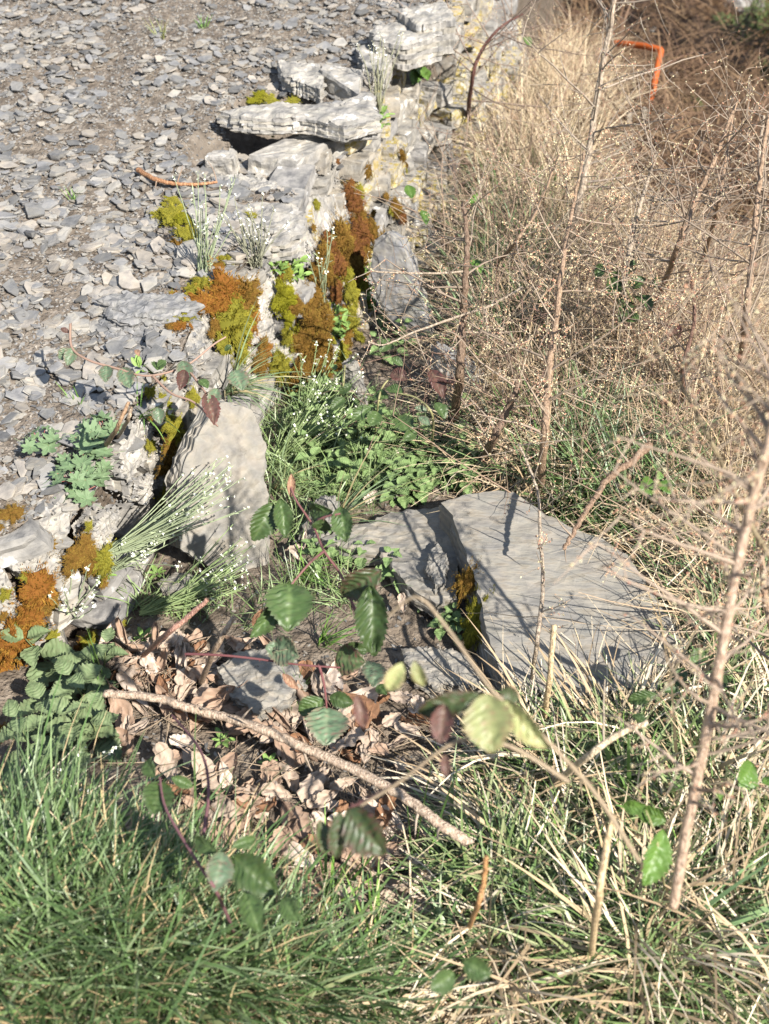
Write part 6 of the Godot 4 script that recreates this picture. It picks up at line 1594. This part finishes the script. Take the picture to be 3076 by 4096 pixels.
func make_grass() -> void:
	var greens := [Color(0.09, 0.15, 0.05), Color(0.12, 0.19, 0.065), Color(0.075, 0.125, 0.045), Color(0.16, 0.22, 0.10), Color(0.185, 0.24, 0.12)]
	var mixed := greens + [Color(0.40, 0.31, 0.17), Color(0.35, 0.26, 0.14)]
	var straws := [Color(0.47, 0.385, 0.26), Color(0.42, 0.33, 0.205), Color(0.58, 0.50, 0.37), Color(0.33, 0.245, 0.15), Color(0.38, 0.28, 0.165)]
	var fresh_ := [Color(0.17, 0.23, 0.10), Color(0.20, 0.26, 0.12), Color(0.14, 0.20, 0.07), Color(0.24, 0.27, 0.13)]
	var warm := [Color(0.42, 0.325, 0.205), Color(0.37, 0.28, 0.18), Color(0.50, 0.41, 0.28), Color(0.30, 0.22, 0.145)]
	# lush grass on the near bank
	var lush := [[-0.448, -0.868, 0.211, 0.108], [-0.268, -0.855, 0.196, 0.062], [-0.531, -0.997, 0.088, 0.103], [-0.334, -0.922, 0.147, 0.069], [-0.128, -0.873, 0.148, 0.035]]
	strew("green_grass", [grass_clump(14, 0.18, 0.035, 0.0019, 0.5, 1.3, mixed), grass_clump(14, 0.18, 0.035, 0.0019, 0.5, 1.3, mixed), grass_clump(14, 0.18, 0.035, 0.0019, 0.5, 1.3, mixed)], M.blade, spread_over(lush, 560, 0.7, 1.3, 0.35), "lush green grass on the near bank", "grass")
	strew("green_grass", [grass_clump(10, 0.22, 0.03, 0.0022, 0.6, 0.8, greens), grass_clump(10, 0.22, 0.03, 0.0022, 0.6, 0.8, greens), grass_clump(10, 0.22, 0.03, 0.0022, 0.6, 0.8, greens)], M.blade, spread_over(lush, 380, 0.7, 1.3, 0.4), "long green blades rising from the near bank", "grass")
	strew("dry_grass", [straw_mat_mesh(26, 0.12, 0.05, 0.05, 0.0012, straws), straw_mat_mesh(26, 0.12, 0.05, 0.05, 0.0012, straws), straw_mat_mesh(26, 0.12, 0.05, 0.05, 0.0012, straws)], M.straw, spread_over(lush, 420, 0.8, 1.3, 0.2), "dead blades matted in the near grass", "dry grass")
	strew("green_grass", [grass_clump(7, 0.17, 0.03, 0.0036, 0.6, 1.5, greens + fresh_), grass_clump(7, 0.12, 0.03, 0.0042, 0.7, 1.8, greens)], M.blade, spread_over(lush, 240, 0.7, 1.3, 0.4), "broad bent blades in the near grass", "grass")
	# straw on the near slope, with green between
	var straw_zone := [[0.398, -1.139, 0.253, 0.265], [0.56, -1.377, 0.184, 0.167], [0.267, -0.99, 0.181, 0.101], [0.517, -0.975, 0.18, 0.115], [0.199, -1.139, 0.069, 0.079], [0.338, -1.336, 0.132, 0.041]]
	strew("dry_grass", [straw_mat_mesh(14, 0.24, 0.05, 0.07, 0.0026, straws), straw_mat_mesh(14, 0.24, 0.05, 0.07, 0.0026, straws), straw_mat_mesh(14, 0.24, 0.05, 0.07, 0.0026, straws)], M.straw, spread_over(straw_zone, 380, 0.7, 1.25, 0.3, 0.0), "bleached straw matted over the near slope", "dry grass")
	strew("dry_grass", [grass_clump(16, 0.30, 0.03, 0.0030, 0.8, 1.9, straws, 6, 0.9), grass_clump(16, 0.30, 0.03, 0.0030, 0.8, 1.9, straws, 6, 0.9), grass_clump(16, 0.30, 0.03, 0.0030, 0.8, 1.9, straws, 6, 0.9)], M.straw, spread_over(straw_zone, 330, 0.6, 1.2, 0.5, 0.0), "bent dry blades standing in the straw", "dry grass")
	strew("green_grass", [grass_clump(14, 0.19, 0.03, 0.0032, 0.6, 1.5, greens + fresh_, 5, 1.2), grass_clump(14, 0.19, 0.03, 0.0032, 0.6, 1.5, greens + fresh_, 5, 1.2), grass_clump(14, 0.19, 0.03, 0.0032, 0.6, 1.5, greens + fresh_, 5, 1.2)], M.blade, spread_over(straw_zone, 760, 0.7, 1.25, 0.4), "green blades coming up through the straw", "grass")
	# the thicket floor beyond the slabs
	var thicket := [[0.57, -2.267, 0.362, 0.253], [0.728, -1.874, 0.138, 0.261], [0.83, -2.719, 0.322, 0.368], [0.535, -2.86, 0.331, 0.343], [0.369, -2.455, 0.15, 0.259], [0.868, -2.327, 0.18, 0.533], [0.66, -3.265, 0.464, 0.344], [0.695, -1.602, 0.09, 0.151], [0.495, -3.419, 0.16, 0.402]]
	strew("dry_grass", [straw_mat_mesh(34, 0.24, 0.09, 0.10, 0.0014, warm + straws), straw_mat_mesh(34, 0.24, 0.09, 0.10, 0.0014, warm + straws), straw_mat_mesh(34, 0.24, 0.09, 0.10, 0.0014, warm + straws)], M.straw, spread_over(thicket, 1700, 0.7, 1.3, 0.4, 0.0), "brown straw tangled on the floor of the thicket", "dry grass")
	strew("dry_grass", [grass_clump(12, 0.32, 0.05, 0.0014, 0.7, 1.3, warm + straws), grass_clump(12, 0.32, 0.05, 0.0014, 0.7, 1.3, warm + straws), grass_clump(12, 0.32, 0.05, 0.0014, 0.7, 1.3, warm + straws)], M.straw, spread_over(thicket, 520, 0.6, 1.3, 0.5), "tall dry stalks standing in the thicket", "dry grass")
	strew("green_grass", [grass_clump(12, 0.18, 0.05, 0.0018, 0.6, 1.2, greens), grass_clump(12, 0.18, 0.05, 0.0018, 0.6, 1.2, greens), grass_clump(12, 0.18, 0.05, 0.0018, 0.6, 1.2, greens)], M.blade, spread_over([[0.501, -3.762, 0.141, 0.42], [0.355, -2.986, 0.092, 0.316], [0.447, -3.379, 0.13, 0.355], [0.456, -2.231, 0.131, 0.159], [0.522, -2.162, 0.171, 0.136], [0.335, -2.754, 0.074, 0.204], [0.523, -2.095, 0.21, 0.098], [0.378, -2.214, 0.108, 0.105], [0.676, -1.729, 0.113, 0.202]], 620, 0.9, 1.6, 0.4), "green grass growing under the thorn stems", "grass")
	strew("green_grass", [grass_clump(12, 0.13, 0.04, 0.0016, 0.7, 1.0, fresh_), grass_clump(12, 0.17, 0.04, 0.0018, 0.7, 1.2, fresh_)], M.blade, spread_over([[-0.169, -2.34, 0.157, 0.168], [-0.201, -2.112, 0.053, 0.132], [-0.097, -2.162, 0.117, 0.119], [-0.034, -2.359, 0.18, 0.132], [-0.108, -1.852, 0.127, 0.057], [-0.297, -1.782, 0.153, 0.041], [0.12, -2.249, 0.12, 0.089], [-0.542, -1.807, 0.076, 0.03]], 190, 0.6, 1.1, 0.5), "fine green grass between the wall and the slabs", "grass")
	# thin dead twigs and stalks criss-crossing in the thicket
	var stick := MB.new()
	for k in 9:
		var tb := MB.new()
		grow_twig(stick, tb, Vector3(rf(-0.12, 0.12), rf(0.0, 0.2), rf(-0.12, 0.12)), Vector3(rf(-1, 1), rf(0.0, 0.9), rf(-1, 1)).normalized(), rf(0.15, 0.4), 0.0016, 1, pick([Color(0.30, 0.24, 0.17), Color(0.24, 0.17, 0.12), Color(0.20, 0.13, 0.10)]), 0.0)
	strew("dead_twigs", [stick.mesh(true)], M.twig, spread_over(thicket, 85, 0.7, 1.3, 0.5), "fine dead twigs criss-crossing in the thicket", "twigs")
	# dry grass hanging beside the far wall, and the far slope
	var hang := [[0.606, -4.77, 0.152, 1.007], [0.811, -5.659, 0.176, 0.969], [0.5, -3.905, 0.113, 0.546]]
	strew("dry_grass", [grass_clump(14, 0.32, 0.06, 0.0019, 0.35, 0.9, warm + [Color(0.48, 0.39, 0.26)]), grass_clump(14, 0.32, 0.06, 0.0019, 0.35, 0.9, warm + [Color(0.48, 0.39, 0.26)]), grass_clump(14, 0.32, 0.06, 0.0019, 0.35, 0.9, warm + [Color(0.48, 0.39, 0.26)])], M.straw, spread_over(hang, 520, 0.6, 1.3, 0.4), "long pale grass hanging beside the far wall", "dry grass")
	strew("dry_grass", [straw_mat_mesh(28, 0.28, 0.10, 0.16, 0.0018, warm + [Color(0.25, 0.14, 0.11)]), straw_mat_mesh(28, 0.28, 0.10, 0.16, 0.0018, warm + [Color(0.25, 0.14, 0.11)]), straw_mat_mesh(28, 0.28, 0.10, 0.16, 0.0018, warm + [Color(0.25, 0.14, 0.11)])], M.straw, spread_over(hang, 330, 0.7, 1.3, 0.5), "tangled dry stems beside the far wall", "dry grass")
	var slope := [[1.716, -7.23, 1.052, 3.069], [0.871, -4.603, 0.612, 0.819], [1.694, -5.492, 0.66, 1.25], [2.839, -10.781, 1.578, 0.607]]
	strew("dry_grass", [grass_clump(14, 0.15, 0.10, 0.0035, 0.8, 1.3, [Color(0.12, 0.07, 0.04), Color(0.155, 0.098, 0.056), Color(0.095, 0.056, 0.034), Color(0.22, 0.155, 0.095)]), grass_clump(14, 0.15, 0.10, 0.0035, 0.8, 1.3, [Color(0.12, 0.07, 0.04), Color(0.155, 0.098, 0.056), Color(0.095, 0.056, 0.034), Color(0.22, 0.155, 0.095)]), grass_clump(14, 0.15, 0.10, 0.0035, 0.8, 1.3, [Color(0.12, 0.07, 0.04), Color(0.155, 0.098, 0.056), Color(0.095, 0.056, 0.034), Color(0.22, 0.155, 0.095)])], M.straw, spread_over(slope, 750, 0.6, 1.3, 0.5), "brown dead bracken and grass on the far slope", "dry grass")
	strew("dry_grass", [straw_mat_mesh(30, 0.40, 0.2, 0.10, 0.004, [Color(0.115, 0.068, 0.04), Color(0.19, 0.125, 0.072), Color(0.14, 0.088, 0.052), Color(0.09, 0.054, 0.034)]), straw_mat_mesh(30, 0.40, 0.2, 0.10, 0.004, [Color(0.115, 0.068, 0.04), Color(0.19, 0.125, 0.072), Color(0.14, 0.088, 0.052), Color(0.09, 0.054, 0.034)]), straw_mat_mesh(30, 0.40, 0.2, 0.10, 0.004, [Color(0.115, 0.068, 0.04), Color(0.19, 0.125, 0.072), Color(0.14, 0.088, 0.052), Color(0.09, 0.054, 0.034)])], M.straw, spread_over(slope, 650, 0.7, 1.4, 0.3), "flattened rust-brown bracken on the far slope", "dry grass")

# ---------------------------------------------------------------- far things
func make_far_things() -> void:
	# two tall junipers at the edge of the slope, whose shadow falls across the far slope
	for q in [Vector3(2.419, -1, -6.788), Vector3(2.93, -1.28, -7.844)]:
		var t := thing("juniper", "tall dark juniper standing beside the far brown slope", "tree", Vector3(q.x, low_ground(q.x, q.z), q.z), "junipers beside the far slope")
		var st := MB.new()
		st.tube([Vector3(0, -0.05, 0), Vector3(0.02, 1.0, 0), Vector3(0, 2.0, 0.02)], [0.05, 0.035, 0.012], 7, Color(0.14, 0.10, 0.08), Color(0.14, 0.10, 0.08))
		obj("trunk", st.mesh(true), M.bark, t)
		var fo := MB.new()
		for k in 2600:
			var h := rf(0.1, 2.3)
			var w := 0.26 * sin(PI * clampf(h / 2.4, 0.05, 1.0) * 0.8 + 0.45)
			var g := rf(0, TAU)
			var r := w * sqrt(rng.randf())
			var p := Vector3(cos(g) * r, h, sin(g) * r)
			var s := Vector3(cos(g) * 0.6 + rf(-0.4, 0.4), rf(0.2, 1.0), sin(g) * 0.6 + rf(-0.4, 0.4)).normalized()
			fo.ribbon([p, p + s * 0.06, p + s * 0.11], [0.008, 0.016, 0.002], s.cross(Vector3(0.3, 0.4, 0.8)).normalized(), Color(0.05, 0.075, 0.03), Color(0.06, 0.09, 0.035))
		obj("crown", fo.mesh(true), M.soft_leaf, t)
	var f := thing("metal_frame", "bent orange painted metal rail standing on the brown slope", "rail", Vector3(1.142, -0.409, -5.107))
	var line := [Vector3(1.142, -0.409, -5.107), Vector3(1.191, -0.314, -5.317), Vector3(1.261, -0.172, -5.567)]
	var b := MB.new()
	var pts := []
	for p in line:
		pts.append(p - f.position)
	b.tube(pts, [0.014, 0.014, 0.014], 8, Color(0.50, 0.115, 0.03), Color(0.50, 0.115, 0.03))
	obj("post", b.mesh(true), M.rust, f)
	var b2 := MB.new()
	var top := []
	for p in [Vector3(1.261, -0.172, -5.567), Vector3(1.202, -0.176, -5.629), Vector3(1.093, -0.216, -5.791)]:
		top.append(p - f.position)
	b2.tube(top, [0.0145, 0.0145, 0.0145], 8, Color(0.50, 0.115, 0.03), Color(0.50, 0.115, 0.03))
	obj("rail", b2.mesh(true), M.rust, f)
	var n := 0
	for q in [[Vector3(1.035, -0.375, -4.965), 0.024], [Vector3(0.985, -0.358, -4.939), 0.024], [Vector3(1.114, -0.405, -5.025), 0.032], [Vector3(1.182, -0.434, -5.103), 0.033], [Vector3(0.588, -0.198, -5.042), 0.031]]:
		var o := obj("stake", block_mesh(4, 0.2, 0.08, 0.03, Color(0.9, 0.85, 0.78), Color(0.8, 0.74, 0.66)), M.wall_stone)
		o.transform = Transform3D(Basis.from_euler(Vector3(rf(-0.2, 0.2), rf(0, 3), rf(-0.25, 0.25))).scaled_local(Vector3(q[1] * 0.5, 0.09, 0.012)), q[0] + Vector3(0, 0.09, 0))
		tag(o, "weathered grey wooden stake standing in the straw near the orange rail", "stake", "wooden stakes near the orange rail")
		n += 1
	for q in [[Vector3(1.534, -0.731, -6.623), 0.077], [Vector3(1.771, -0.765, -6.38), 0.095], [Vector3(2.976, -1.538, -10.57), 0.094], [Vector3(1.804, -1.041, -8.431), 0.051], [Vector3(1.597, -0.663, -5.969), 0.052], [Vector3(1.372, -0.539, -5.495), 0.057], [Vector3(3.155, -1.546, -10.655), 0.079]]:
		var o := obj("boulder", block_mesh(8, 0.4, 0.2, 0.05, Color(0.9, 0.9, 0.9), Color(0.8, 0.8, 0.82)), M.wall_stone)
		o.transform = Transform3D(Basis.from_euler(Vector3(rf(-0.3, 0.3), rf(0, 3), rf(-0.3, 0.3))).scaled_local(Vector3(q[1] * 1.2, q[1] * 0.8, q[1])), q[0])
		tag(o, "grey boulder lying in the dead bracken of the far slope", "boulder", "boulders on the far slope")
	for q in [[Vector3(2.47, -1.227, -8.422), 0.193], [Vector3(2.343, -1.055, -7.373), 0.143], [Vector3(2.495, -1.317, -9.061), 0.137], [Vector3(3.116, -1.612, -10.271), 0.154], [Vector3(1.527, -0.646, -5.985), 0.071], [Vector3(1.571, -0.782, -6.939), 0.064]]:
		var t := thing("heather_bush", "dark bush growing on the far brown slope", "bush", q[0], "bushes on the far slope")
		var fo := MB.new()
		for k in 900:
			var d := Vector3(rf(-1, 1), rf(0.0, 1), rf(-1, 1))
			if d.length() > 1.0:
				continue
			var p: Vector3 = d * q[1] * Vector3(1.3, 1.5, 1.0)
			var s := Vector3(rf(-1, 1), rf(-1, 1), rf(-1, 1)).normalized()
			fo.ribbon([p, p + s * 0.02, p + s * 0.035], [0.004, 0.008, 0.001], s.cross(Vector3(0.3, 0.8, 0.5)).normalized(), Color(0.05, 0.075, 0.025), Color(0.09, 0.11, 0.035))
		obj("foliage", fo.mesh(true), M.soft_leaf, t)
		var st := MB.new()
		for k in 7:
			var e: Vector3 = Vector3(rf(-1, 1), rf(0.6, 1.2), rf(-1, 1)) * q[1]
			st.tube([Vector3(0, -0.02, 0), e * 0.5, e], [0.008, 0.006, 0.003], 4, Color(0.12, 0.08, 0.06), Color(0.12, 0.08, 0.06))
		obj("stem", st.mesh(true), M.twig, t)
